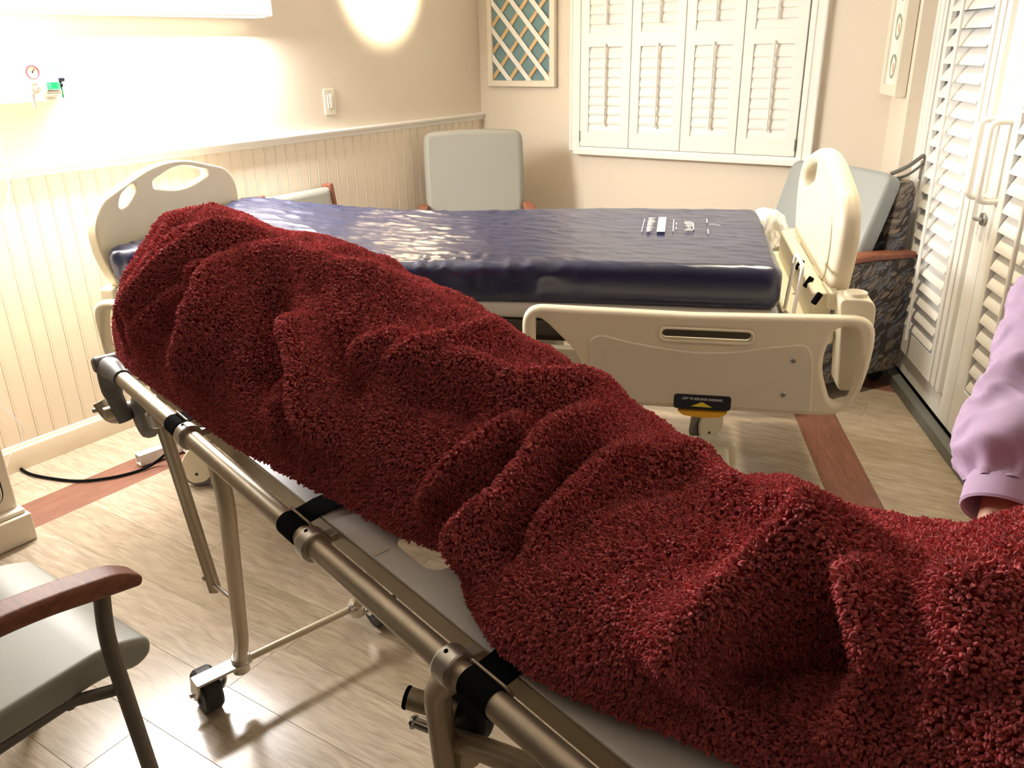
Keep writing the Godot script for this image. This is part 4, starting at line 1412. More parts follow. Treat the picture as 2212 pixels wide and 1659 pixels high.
# ---------------------------------------------------------------- the person at the right
# surface nets round tapered capsules [a, b, ra, rb]
func flesh(b: MB, bones: Array, cell: float, blend: float) -> void:
	var lo := Vector3.ONE * 1e9
	var hi := -lo
	for q in bones:
		for e in 2:
			var rr: float = q[2 + e] + blend + cell * 2.0
			lo = lo.min(q[e] - Vector3.ONE * rr); hi = hi.max(q[e] + Vector3.ONE * rr)
	var nx := int((hi.x - lo.x) / cell) + 2
	var ny := int((hi.y - lo.y) / cell) + 2
	var nz := int((hi.z - lo.z) / cell) + 2
	var F := PackedFloat32Array()
	F.resize(nx * ny * nz)
	F.fill(1.0)
	for q in bones:
		var a: Vector3 = q[0]
		var ab: Vector3 = q[1] - a
		var l2 := maxf(ab.length_squared(), 1e-9)
		var reach: float = maxf(q[2], q[3]) + blend * 2.0 + cell * 2.0
		var l: Vector3 = (a.min(q[1]) - Vector3.ONE * reach - lo) / cell
		var h: Vector3 = (a.max(q[1]) + Vector3.ONE * reach - lo) / cell
		for k in range(maxi(int(l.z), 0), mini(int(h.z) + 1, nz)):
			for j in range(maxi(int(l.y), 0), mini(int(h.y) + 1, ny)):
				for i in range(maxi(int(l.x), 0), mini(int(h.x) + 1, nx)):
					var p := lo + Vector3(i, j, k) * cell
					var t := clampf((p - a).dot(ab) / l2, 0.0, 1.0)
					var d: float = p.distance_to(a + ab * t) - lerpf(q[2], q[3], t)
					var id := (k * ny + j) * nx + i
					var o := F[id]
					var hh := maxf(blend - absf(o - d), 0.0) / blend
					F[id] = minf(o, d) - hh * hh * blend * 0.25
	var V := {}
	var NN := {}
	for k in nz - 1:
		for j in ny - 1:
			for i in nx - 1:
				var id := (k * ny + j) * nx + i
				var c := [F[id], F[id + 1], F[id + nx], F[id + nx + 1], F[id + nx * ny], F[id + nx * ny + 1], F[id + nx * ny + nx], F[id + nx * ny + nx + 1]]
				var neg := 0
				for e in 8: neg += 1 if c[e] < 0.0 else 0
				if neg == 0 or neg == 8: continue
				var s := Vector3()
				var n := 0
				for e in [[0, 1], [2, 3], [4, 5], [6, 7], [0, 2], [1, 3], [4, 6], [5, 7], [0, 4], [1, 5], [2, 6], [3, 7]]:
					var fa: float = c[e[0]]
					var fb: float = c[e[1]]
					if (fa < 0.0) == (fb < 0.0): continue
					var t := fa / (fa - fb)
					var pa := Vector3(e[0] & 1, (e[0] >> 1) & 1, e[0] >> 2)
					var pb := Vector3(e[1] & 1, (e[1] >> 1) & 1, e[1] >> 2)
					s += pa.lerp(pb, t); n += 1
				V[id] = lo + (Vector3(i, j, k) + s / n) * cell
				NN[id] = Vector3(c[1] + c[3] + c[5] + c[7] - c[0] - c[2] - c[4] - c[6], c[2] + c[3] + c[6] + c[7] - c[0] - c[1] - c[4] - c[5], c[4] + c[5] + c[6] + c[7] - c[0] - c[1] - c[2] - c[3]).normalized()
	var st := [1, nx, nx * ny]
	for id in V:
		for ax in 3:
			if (F[id] < 0.0) == (F[id + st[ax]] < 0.0): continue
			var u: int = st[(ax + 1) % 3]
			var w: int = st[(ax + 2) % 3]
			if V.has(id - u) and V.has(id - w) and V.has(id - u - w):
				b.quad(V[id], V[id - u], V[id - u - w], V[id - w], NN[id], NN[id - u], NN[id - u - w], NN[id - w])

func visitor() -> void:
	# stretcher axes: x away, z across; the person stands on the far side with one hand on the blanket
	var t := thing("person", "person in a lilac long-sleeved shirt holding the near end of the red blanket", "person", COT)
	var c := Vector3(-1.60, 0, 0.93)
	var face := Vector3(0, 0, -1)
	var wrist := Vector3(-1.443, 0.995, 0.525)
	var elbow := Vector3(-1.397, 1.165, 0.735)
	var shoulder := Vector3(-1.425, 1.41, 0.90)
	var wrist2 := Vector3(-1.86, 1.0, 0.62)
	var elbow2 := Vector3(-1.83, 1.10, 0.84)
	var shoulder2 := Vector3(-1.775, 1.41, 0.92)
	var body := MB.new()
	# head: skull, jaw, nose, ears, neck
	var hc := c + Vector3(0, 1.655, -0.02)
	flesh(body, [
		[hc + Vector3(0, 0.03, 0.02), hc + Vector3(0, 0.025, -0.015), 0.078, 0.077],
		[hc + Vector3(0, -0.03, -0.03), hc + Vector3(0, -0.085, -0.045), 0.062, 0.036],
		[hc + Vector3(0, -0.005, -0.094), hc + Vector3(0, -0.036, -0.106), 0.009, 0.014],
		[hc + Vector3(-0.02, -0.066, -0.085), hc + Vector3(0.02, -0.066, -0.085), 0.010, 0.010],
		[hc + Vector3(-0.034, 0.020, -0.075), hc + Vector3(0.034, 0.020, -0.075), 0.016, 0.016],
		[hc + Vector3(0.078, 0.012, 0.005), hc + Vector3(0.076, -0.03, 0.0), 0.016, 0.010],
		[hc + Vector3(-0.078, 0.012, 0.005), hc + Vector3(-0.076, -0.03, 0.0), 0.016, 0.010],
		[hc + Vector3(0, -0.06, 0.01), c + Vector3(0, 1.46, 0.02), 0.052, 0.060]], 0.007, 0.02)
	# right hand on the blanket: forearm end, palm, four fingers and thumb
	var hd := Vector3(-0.75, -0.30, -0.06).normalized()
	var dirs := (wrist - elbow).normalized()
	var palm := wrist + dirs * 0.045
	var kn := palm + hd * 0.055
	var side := hd.cross(Vector3.UP).normalized()
	var bones := [[wrist - dirs * 0.06, wrist + dirs * 0.02, 0.028, 0.026]]
	for f in 4:
		var o := side * (0.03 - 0.02 * f)
		bones.append([wrist + dirs * 0.02 + o * 0.5, kn + o, 0.016, 0.011])
		var L: float = [0.038, 0.043, 0.040, 0.032][f]
		var p1 := kn + o + hd * L + Vector3(0, -0.010, 0)
		var p2 := p1 + (hd + Vector3(0, -0.7, 0)).normalized() * L * 0.65
		var p3 := p2 + (hd + Vector3(0, -1.2, 0)).normalized() * L * 0.5
		bones.append([kn + o, p1, 0.0098, 0.0088])
		bones.append([p1, p2, 0.0088, 0.008])
		bones.append([p2, p3, 0.008, 0.007])
	var th0 := wrist + dirs * 0.03 + side * 0.028
	bones.append([th0, th0 + (side * 0.3 + hd).normalized() * 0.04, 0.014, 0.011])
	bones.append([th0 + (side * 0.3 + hd).normalized() * 0.04, th0 + (side * 0.1 + hd).normalized() * 0.03 + (side * 0.3 + hd).normalized() * 0.04, 0.010, 0.008])
	flesh(body, bones, 0.004, 0.006)
	# the other hand rests on the stretcher's tube further on
	var b2 := [[wrist2 + Vector3(0, 0, 0.05), wrist2, 0.027, 0.025]]
	for f in 4:
		var o := Vector3(0.028 - 0.019 * f, 0, 0)
		b2.append([wrist2 + o * 0.5, wrist2 + o + Vector3(0, -0.02, -0.075), 0.016, 0.011])
		b2.append([wrist2 + o + Vector3(0, -0.02, -0.075), wrist2 + o + Vector3(0, -0.045, -0.105), 0.0095, 0.0085])
		b2.append([wrist2 + o + Vector3(0, -0.045, -0.105), wrist2 + o + Vector3(0, -0.085, -0.105), 0.0085, 0.007])
	b2.append([wrist2 + Vector3(0.02, 0, -0.02), wrist2 + Vector3(0.055, -0.03, -0.05), 0.014, 0.009])
	flesh(body, b2, 0.005, 0.006)
	part(t, "body", body, M.skin)
	var eyes := MB.new()
	for s in [-1.0, 1.0]:
		eyes.ball(hc + Vector3(s * 0.032, 0.006, -0.081), Vector3(0.012, 0.007, 0.008), 10, 8)
	part(t, "eyes", eyes, M.hair)
	var hair := MB.new()
	flesh(hair, [[hc + Vector3(0, 0.06, 0.03), hc + Vector3(0, 0.055, -0.03), 0.072, 0.058], [hc + Vector3(0, 0.0, 0.05), hc + Vector3(0, 0.05, 0.045), 0.070, 0.066]], 0.010, 0.03)
	part(t, "hair", hair, M.hair)
	# shirt
	var shirt := MB.new()
	flesh(shirt, [
		[c + Vector3(-0.085, 0.98, 0), c + Vector3(0.085, 0.98, 0), 0.115, 0.115],
		[c + Vector3(-0.085, 1.11, 0), c + Vector3(0.085, 1.11, 0), 0.114, 0.114],
		[c + Vector3(-0.09, 1.24, 0), c + Vector3(0.09, 1.24, 0), 0.120, 0.120],
		[c + Vector3(-0.11, 1.33, 0), c + Vector3(0.11, 1.33, 0), 0.102, 0.102],
		[c + Vector3(-0.13, 1.40, 0), c + Vector3(0.13, 1.40, 0), 0.072, 0.072],
		[c + Vector3(0, 1.42, 0.01), c + Vector3(0, 1.475, 0.015), 0.075, 0.064],
		[shoulder, elbow, 0.070, 0.060], [shoulder2, elbow2, 0.070, 0.056],
		[elbow2, wrist2 + Vector3(0, 0.01, 0.05), 0.056, 0.045]], 0.016, 0.05)
	part(t, "shirt", shirt, M.lilac)
	sleeve(t, elbow, wrist)
	var tr := MB.new()
	flesh(tr, [
		[c + Vector3(-0.08, 0.93, 0), c + Vector3(0.08, 0.93, 0), 0.11, 0.11],
		[c + Vector3(-0.09, 0.88, 0), c + Vector3(-0.10, 0.50, 0.0), 0.095, 0.07], [c + Vector3(-0.10, 0.50, 0.0), c + Vector3(-0.11, 0.07, 0.03), 0.07, 0.055],
		[c + Vector3(0.09, 0.88, 0), c + Vector3(0.10, 0.50, -0.01), 0.095, 0.07], [c + Vector3(0.10, 0.50, -0.01), c + Vector3(0.11, 0.07, 0.02), 0.07, 0.055]], 0.018, 0.04)
	part(t, "trousers", tr, M.trousers)
	for s in [-1.0, 1.0]:
		var sh := MB.new()
		flesh(sh, [[c + Vector3(s * 0.11, 0.045, 0.05), c + Vector3(s * 0.125, 0.036, -0.14), 0.044, 0.035]], 0.012, 0.02)
		part(t, "shoe", sh, M.black)

func sleeve(t: Node3D, elbow: Vector3, wrist: Vector3) -> void:
	var ax := (wrist - elbow).normalized()
	var L := elbow.distance_to(wrist)
	var u := Vector3.UP - ax * ax.dot(Vector3.UP)
	u = u.normalized()
	var w := ax.cross(u)
	var nz := FastNoiseLite.new()
	nz.seed = 8; nz.frequency = 1.0; nz.fractal_octaves = 2
	var P := []
	var n := 70
	var m := 72
	for i in n + 1:
		var f := -0.12 + 1.06 * i / n            # 0 elbow, 1 wrist
		var r := 0.064
		r += 0.010 * exp(-pow((f - 0.74) / 0.16, 2.0))     # the cloth bunches above the cuff
		r = lerpf(r, 0.046, smoothstep(0.80, 0.94, f))
		var row := PackedVector3Array()
		for k in m:
			var th := TAU * k / m
			var hang := 0.012 * exp(-pow((f - 0.66) / 0.2, 2.0)) * maxf(0.0, -sin(th + 0.4))
			var fold := 0.0
			# slanting drag folds and gathers at the cuff
			fold += 0.0055 * sin(3.0 * th + f * 13.0) * smoothstep(0.1, 0.5, f) * smoothstep(0.98, 0.75, f)
			fold += 0.0045 * maxf(0.0, 1.0 - 2.6 * absf(nz.get_noise_3d(f * 4.5 + cos(th) * 0.8, sin(th) * 1.1, f * 2.0)))
			fold += 0.0028 * sin(9.0 * th + 2.0 * sin(f * 20.0)) * smoothstep(0.70, 0.88, f)
			var rr := r + hang + fold
			row.append(elbow + ax * (L * f) + (u * sin(th) + w * cos(th)) * rr)
		P.append(row)
	var b := MB.new()
	var N := b.sheet(P, 1.0, true)
	if (N[20][0] as Vector3).dot(P[20][0] - elbow - ax * ax.dot(P[20][0] - elbow)) < 0.0:
		b = MB.new()
		b.sheet(P, -1.0, true)
	part(t, "sleeve", b, M.lilac)
	var cf := MB.new()
	var e := wrist - ax * 0.058
	cf.lathe([Vector2(0.038, 0.0), Vector2(0.047, -0.001), Vector2(0.0505, 0.004), Vector2(0.0495, 0.032), Vector2(0.0485, 0.066), Vector2(0.0465, 0.069), Vector2(0.044, 0.066), Vector2(0.044, 0.02)], e, ax, 40)
	part(t, "cuff", cf, M.lilac)

# ---------------------------------------------------------------- chairs
func arm_chair(called: String, label: String, fr: Transform3D, back_top: float, width: float, wood_back: bool, pad_front: float, group := "") -> Node3D:
	# local: z is where the sitter looks, y up
	var t := thing(called, label, "chair", fr, group)
	var hw := width / 2
	var seat := MB.new()
	seat.x = Transform3D(Basis(Vector3(0, 0, 1), Vector3.UP, Vector3(-1, 0, 0)), Vector3())
	seat.prism(rounded([[-0.23, 0.405, 0.03], [0.20, 0.415, 0.05], [0.26, 0.395, 0.03], [0.295, 0.412, 0.03], [0.295, 0.448, 0.03], [0.22, 0.478, 0.08], [0.0, 0.472, 0.1], [-0.23, 0.462, 0.03]], 6), -(hw - 0.045), hw - 0.045, 0.014, [], 70.0, 4)
	part(t, "seat", seat, M.sage)
	var back := MB.new()
	var by0 := 0.50
	var lean := Basis(Vector3.RIGHT, -0.16)
	var bh := (back_top - by0) / cos(0.16)
	var bc := Vector3(0, (back_top + by0) / 2, -0.26 - (back_top - by0) * 0.08)
	var P := rounded([[-hw + 0.01, -bh / 2, 0.05], [hw - 0.01, -bh / 2, 0.05], [hw - 0.002, bh * 0.18, 0.2], [hw - 0.006, bh / 2 - 0.006, 0.055], [0, bh / 2 + 0.010, 0.2], [-hw + 0.006, bh / 2 - 0.006, 0.055], [-hw + 0.002, bh * 0.18, 0.2]], 7)
	if wood_back: P = rect(-hw + 0.03, -bh / 2, hw - 0.03, bh / 2, 0.02)
	back.x = Transform3D(lean, bc)
	back.prism(P, -0.035, 0.045, 0.034, [], 70.0, 6)
	part(t, "backrest", back, M.sage)
	if wood_back:
		for s in [-1.0, 1.0]:
			var up := MB.new()
			up.x = Transform3D(lean, bc)
			up.box(Vector3(s * (hw - 0.018), 0.0, 0.0), Vector3(0.030, bh + 0.03, 0.065), 0.010, 2)
			part(t, "back_post", up, M.wood)
	for s in [-1.0, 1.0]:
		var ar := MB.new()
		ar.x = Transform3D(Basis(Vector3(0, 0, 1), Vector3.UP, Vector3(-1, 0, 0)), Vector3(s * (hw + 0.012), 0, 0))
		ar.prism(rounded([[0.262, 0.622, 0.02], [0.268, 0.640, 0.02], [0.23, 0.668, 0.06], [0.08, 0.696, 0.12], [-0.12, 0.705, 0.12], [-0.32, 0.682, 0.04], [-0.32, 0.650, 0.02], [-0.10, 0.668, 0.1], [0.08, 0.660, 0.1], [0.20, 0.634, 0.05]], 6), -0.030, 0.030, 0.011, [], 60.0, 3)
		part(t, "armrest", ar, M.wood)
		var fl := MB.new()
		fl.tube(bend([Vector3(s * (hw + 0.008), 0.645, 0.205), Vector3(s * (hw + 0.010), 0.545, 0.192), Vector3(s * (hw + 0.008), 0.004, 0.225)], 0.06, 6), 0.0145, 14)
		part(t, "leg", fl, M.grey_metal)
		var rl := MB.new()
		rl.tube(bend([Vector3(s * (hw + 0.008), 0.66, -0.27), Vector3(s * (hw + 0.008), 0.42, -0.23), Vector3(s * (hw + 0.025), 0.004, -0.34)], 0.08, 6), 0.0145, 14)
		part(t, "leg", rl, M.grey_metal)
		for z in [0.225, -0.34]:
			var gl := MB.new()
			gl.cyl(Vector3(s * (hw + (0.008 if z > 0 else 0.025)), 0.0, z), Vector3(s * (hw + (0.008 if z > 0 else 0.025)), 0.012, z), 0.017, 14)
			part(t, "glide", gl, M.black)
	var fr2 := MB.new()
	for z in [0.13, -0.22]:
		fr2.tube([Vector3(-hw + 0.05, 0.385 + (0.02 if z > 0 else 0.0), z), Vector3(hw - 0.05, 0.385 + (0.02 if z > 0 else 0.0), z)], 0.0125, 12)
	for s in [-1.0, 1.0]: fr2.tube([Vector3(s * (hw + 0.006), 0.42, 0.20), Vector3(s * (hw - 0.06), 0.405, 0.13), Vector3(s * (hw - 0.06), 0.39, -0.22)], 0.0115, 12)
	part(t, "seat_frame", fr2, M.grey_metal)
	return t

func facing(o: Vector3, f: Vector3) -> Transform3D:
	f = f.normalized()
	return Transform3D(Basis(Vector3.UP.cross(f), Vector3.UP, f), o)

func sitting_chairs() -> void:
	arm_chair("armchair", "sage green armchair with wooden armrest, cut off at the lower left corner", facing(Vector3(-1.077, 0, -1.205), Vector3(0.588, 0, -0.809)), 0.88, 0.56, true, 0.3)
	var p := LW * Vector3(2.68, 0, 0.385)
	arm_chair("armchair", "sage green armchair with wooden back posts, mostly hidden behind the mattress by the beadboard", facing(p, Vector3(0.81208, 0, 0.58354)), 0.868, 0.46, true, 0.3)
	arm_chair("high_back_chair", "tall sage vinyl chair with a plain high back in the corner behind the bed", facing(Vector3(-0.17, 0, -4.42), Vector3(0.06, 0, 1.0)), 1.075, 0.56, false, 0.3)

func recliner() -> void:
	# local: z is where the sitter looks, x towards the camera's side
	var f := Vector3(-0.906, 0, 0.4226)
	var xa := Vector3.UP.cross(f)
	var t := thing("recliner", "grey green vinyl recliner with leaf patterned sides, between the footboard and the doors", "chair", Transform3D(Basis(xa, Vector3.UP, f), Vector3(1.795, 0, -3.56) - xa * 0.35))
	var prof := Transform3D(Basis(Vector3(0, 0, 1), Vector3.UP, Vector3(-1, 0, 0)), Vector3())
	for s in [-1.0, 1.0]:
		var p := MB.new()
		p.x = prof
		p.x.origin = Vector3(s * 0.312, 0, 0)
		p.prism(rounded([[0.0, 0.085, 0.03], [0.62, 0.085, 0.03], [0.64, 0.60, 0.05], [0.30, 0.625, 0.1], [-0.01, 0.605, 0.03]], 5), -0.035, 0.035, 0.014, [], 60.0, 3)
		part(t, "side_panel", p, M.leaf, "leaf patterned side panel")
		var a := MB.new()
		a.x = p.x
		a.prism(rounded([[0.0, 0.604, 0.01], [0.30, 0.624, 0.1], [0.65, 0.602, 0.01], [0.665, 0.63, 0.02], [0.30, 0.656, 0.1], [-0.012, 0.632, 0.012]], 5), -0.038, 0.038, 0.010, [], 60.0, 3)
		part(t, "arm_cap", a, M.wood, "brown arm cap")
	var sh := MB.new()
	sh.x = prof
	sh.prism(rounded([[0.05, 0.20, 0.02], [0.12, 0.20, 0.02], [0.11, 0.90, 0.04], [0.03, 0.945, 0.03], [0.0, 0.90, 0.03]], 5), -0.30, 0.30, 0.022, [], 60.0, 4)
	part(t, "back_shell", sh, M.leaf, "leaf patterned outer back")
	var bk := MB.new()
	var lean := Basis(Vector3.RIGHT, -0.36)
	bk.x = Transform3D(lean, Vector3(0, 0.695, 0.225))
	bk.prism(rounded([[-0.265, -0.30, 0.04], [0.265, -0.30, 0.04], [0.292, 0.0, 0.2], [0.294, 0.285, 0.05], [0, 0.297, 0.2], [-0.294, 0.285, 0.05], [-0.292, 0.0, 0.2]], 6), -0.045, 0.045, 0.02, [], 60.0, 4)
	part(t, "backrest", bk, M.sage2)
	var lp := MB.new()
	lp.tube(curve([Vector3(0.22, 0.96, 0.09), Vector3(0.25, 0.99, 0.03), Vector3(0.26, 1.025, -0.03), Vector3(0.262, 1.03, -0.05), Vector3(0.26, 1.00, -0.052), Vector3(0.25, 0.955, 0.02), Vector3(0.235, 0.94, 0.09)], 5), 0.0042, 8, true, false, 2.2)
	part(t, "pull_strap", lp, M.grey_plastic)
	var st := MB.new()
	st.box(Vector3(0, 0.42, 0.36), Vector3(0.545, 0.13, 0.54), 0.04, 4)
	part(t, "seat", st, M.sage2)
	var fr := MB.new()
	fr.x = prof
	fr.prism(rect(0.58, 0.10, 0.625, 0.36, 0.01), -0.27, 0.27, 0.01, [], 50.0, 2)
	part(t, "front_panel", fr, M.leaf)
	for q in [[0.25, 0.03], [-0.25, 0.03], [0.25, 0.56], [-0.25, 0.56]]:
		var c := MB.new()
		c.cyl(Vector3(q[0] - 0.022, 0.032, q[1]), Vector3(q[0] + 0.022, 0.032, q[1]), 0.032, 20, 0.006)
		c.box(Vector3(q[0], 0.065, q[1]), Vector3(0.05, 0.05, 0.05), 0.01, 2)
		part(t, "caster", c, M.rubber)
	# crumpled linen on the far side rail beside it
	var nz := FastNoiseLite.new()
	nz.seed = 21; nz.frequency = 1.0; nz.fractal_octaves = 3
	var P := []
	for i in 41:
		var row := PackedVector3Array()
		for j in 31:
			var u := i / 40.0
			var v := j / 30.0
			var x := lerpf(1.03, 1.170, u)
			var z := -0.562 + (v - 0.5) * 0.20
			var over := absf(v - 0.5) * 2.0
			var y := 0.846 + 0.055 * pow(sin(PI * u), 0.6) * (1.0 - over * over) - 0.085 * smoothstep(0.35, 1.0, over)
			if over > 0.4: z = -0.562 + signf(v - 0.5) * lerpf(0.044, 0.056, over)
			row.append(Vector3(x + 0.012 * nz.get_noise_2d(v * 6.0, u * 3.0), y + 0.016 * nz.get_noise_2d(u * 4.0, v * 4.0), z + 0.010 * nz.get_noise_2d(u * 5.0 + 9.0, v * 5.0)))
		P.append(row)
	var lb := MB.new()
	var N := lb.sheet(P, 1.0)
	if (N[20][15] as Vector3).y < 0.0:
		lb = MB.new()
		lb.sheet(P, -1.0)
	var P2 := []
	for row in P:
		var r2 := PackedVector3Array()
		for q in row: r2.append(q - Vector3(0, 0.003, 0))
		P2.append(r2)
	lb.sheet(P2, -1.0)
	solo("linen", lb, M.linen, "crumpled white linen on the far rail between mattress and footboard", "linen", BED)

# ---------------------------------------------------------------- wall things
func wall_things() -> void:
	lattice_picture()
	shell_picture()
	var s := thing("light_switch", "cream wall plate with a rocker switch and dimmer slider above the chair rail", "switch", LW * at(3.02, 1.262, 0))
	var pl := MB.new()
	pl.prism(rect(-0.038, -0.0625, 0.038, 0.0625, 0.006), 0.0, 0.007, 0.004, [], 50.0, 3)
	part(s, "plate", pl, M.frame)
	var rk := MB.new()
	rk.box(Vector3(0.003, 0.002, 0.008), Vector3(0.020, 0.064, 0.008), 0.003, 2, Basis(Vector3.RIGHT, 0.05))
	part(s, "rocker", rk, M.white)
	var sl := MB.new()
	sl.box(Vector3(-0.015, 0.0, 0.0085), Vector3(0.007, 0.064, 0.005), 0.002, 1)
	part(s, "slider", sl, M.frame)
	for y in [0.047, -0.047]:
		var sc := MB.new()
		sc.cyl(Vector3(0, y, 0.006), Vector3(0, y, 0.0085), 0.003, 10)
		part(s, "screw", sc, M.steel)
	# gas outlets over the bed: rail, suction gauge, oxygen flowmeter
	var rl := thing("wall_rail", "white equipment rail on the bright wall carrying gauge and flowmeter", "rail", LW)
	var rb := MB.new()
	rb.box(Vector3(1.16, 1.368, 0.026), Vector3(1.04, 0.038, 0.052), 0.008, 2)
	part(rl, "rail_body", rb, M.white)
	var lip := MB.new()
	lip.box(Vector3(1.16, 1.35, 0.055), Vector3(1.04, 0.010, 0.012), 0.004, 2)
	part(rl, "lip", lip, M.frame)
	var g := thing("suction_regulator", "round suction gauge with red rim and grey knob on the wall rail", "gauge", LW * at(1.558, 0, 0))
	var gb := MB.new()
	gb.box(Vector3(0, 1.43, 0.05), Vector3(0.05, 0.10, 0.04), 0.01, 2)
	gb.cyl(Vector3(0, 1.448, 0.06), Vector3(0, 1.448, 0.085), 0.0245, 28, 0.003)
	part(g, "gauge_body", gb, M.white)
	var ring := MB.new()
	ring.lathe([Vector2(0.0195, 0.0), Vector2(0.0195, 0.0025), Vector2(0.0215, 0.004), Vector2(0.0242, 0.003), Vector2(0.0245, 0.0)], Vector3(0, 1.448, 0.085), Vector3(0, 0, 1), 32)
	part(g, "rim", ring, M.red)
	var nd := MB.new()
	nd.box(Vector3(0.003, 1.4515, 0.0862), Vector3(0.0018, 0.017, 0.0012), 0.0004, 1, Basis(Vector3(0, 0, 1), -0.6))
	nd.cyl(Vector3(0, 1.448, 0.085), Vector3(0, 1.448, 0.0875), 0.0028, 10)
	part(g, "needle", nd, M.black)
	var kb := MB.new()
	kb.cyl(Vector3(0.004, 1.394, 0.05), Vector3(0.004, 1.394, 0.078), 0.021, 24, 0.004)
	kb.cyl(Vector3(0.007, 1.392, 0.078), Vector3(0.007, 1.392, 0.092), 0.011, 18, 0.003)
	part(g, "knob", kb, M.alu)
	var st := MB.new()
	st.cyl(Vector3(-0.012, 1.378, 0.075), Vector3(-0.012, 1.326, 0.075), 0.0055, 12)
	part(g, "nipple", st, M.alu)
	var o := thing("oxygen_flowmeter", "clear oxygen flowmeter with green label and black knob on the wall rail", "flowmeter", LW * at(1.628, 0, 0))
	var tb := MB.new()
	tb.cyl(Vector3(0, 1.386, 0.068), Vector3(0, 1.482, 0.068), 0.0225, 22, 0.004)
	part(o, "tube", tb, M.clear)
	var bl := MB.new()
	bl.prism(rect(-0.022, 1.446, -0.006, 1.462, 0.002), 0.0925, 0.0935, 0.0003, [], 40.0, 1)
	bl.prism(rect(0.006, 1.447, 0.018, 1.463, 0.002), 0.0915, 0.0925, 0.0003, [], 40.0, 1)
	part(o, "scale_marks", bl, mat(rgb(130, 225, 235), 0.4), "pale blue scale marks")
	var gr := MB.new()
	gr.lathe([Vector2(0.0, 1.388), Vector2(0.0232, 1.388), Vector2(0.0232, 1.412), Vector2(0.0, 1.412)], Vector3(0, 0, 0.068), Vector3.UP, 24)
	part(o, "green_band", gr, M.green, "green band")
	var kn := MB.new()
	kn.cyl(Vector3(0.020, 1.421, 0.068), Vector3(0.046, 1.421, 0.068), 0.010, 16, 0.003)
	kn.cyl(Vector3(0.026, 1.402, 0.068), Vector3(0.036, 1.402, 0.068), 0.010, 14, 0.003)
	part(o, "knob", kn, M.label)
	var sp := MB.new()
	sp.cyl(Vector3(0.030, 1.395, 0.068), Vector3(0.030, 1.356, 0.068), 0.0036, 10)
	part(o, "barbed_outlet", sp, M.green)
	var bs := MB.new()
	bs.box(Vector3(0, 1.376, 0.05), Vector3(0.06, 0.020, 0.045), 0.006, 2)
	part(o, "base", bs, M.alu)
	var bag := MB.new()
	bag.tube(curve([Vector3(1.452, 1.395, 0.05), Vector3(1.44, 1.40, 0.09), Vector3(1.40, 1.33, 0.12), Vector3(1.372, 1.20, 0.125), Vector3(1.375, 1.10, 0.125), Vector3(1.35, 1.02, 0.125), Vector3(1.31, 0.98, 0.125), Vector3(1.27, 1.04, 0.12), Vector3(1.24, 1.12, 0.12), Vector3(1.20, 0.95, 0.12), Vector3(1.168, 0.60, 0.12), Vector3(1.165, 0.34, 0.12), Vector3(1.185, 0.28, 0.12), Vector3(1.211, 0.205, 0.12), Vector3(1.19, 0.15, 0.12), Vector3(1.143, 0.112, 0.12), Vector3(1.10, 0.03, 0.12)], 6), 0.0032, 8)
	solo("oxygen_tubing", bag, M.clear, "thin clear plastic tubing looping down the wall at the left edge", "tubing", LW)

func lattice_picture() -> void:
	# left foot of the frame at x 0.078 along the window wall
	var t := thing("lattice_picture", "white framed panel of crossed white and gold strips over blue green", "picture", WW * at(0.078, 1.28, 0.0))
	var W := 0.462
	var H := 0.92
	var fw := 0.035
	var f := MB.new()
	f.prism(rect(0, 0, W, H), 0.004, 0.036, 0.004, [rect(fw, fw, W - fw, H - fw)], 30.0, 2)
	part(t, "frame", f, M.frame)
	var b := MB.new()
	b.box(Vector3(W / 2, H / 2, 0.012), Vector3(W - 0.05, H - 0.05, 0.010), 0.002)
	part(t, "backing", b, M.teal)
	var win := rect(fw, fw, W - fw, H - fw)
	for k in range(-3, 9):
		for d in 2:
			var c := Vector2(fw, 0.045 + 0.150 * k) if d == 0 else Vector2(fw, -0.02 + 0.143 * k - 0.36)
			var dir := Vector2(1, -1.10).normalized() if d == 0 else Vector2(1, 1.16).normalized()
			var n := Vector2(-dir.y, dir.x) * (0.0135 if d == 0 else 0.0105)
			if d == 0: c.y += 0.12
			var q := PackedVector2Array([c - dir - n, c + dir - n, c + dir + n, c - dir + n])
			for pc: PackedVector2Array in Geometry2D.intersect_polygons(q, win):
				if pc.size() < 3: continue
				var s := MB.new()
				s.prism(pc, 0.017 + (0.007 if d == 0 else 0.0), 0.0245 + (0.007 if d == 0 else 0.0), 0.001, [], 20.0, 1)
				part(t, "white_strip" if d == 0 else "gold_strip", s, M.white if d == 0 else M.gold)

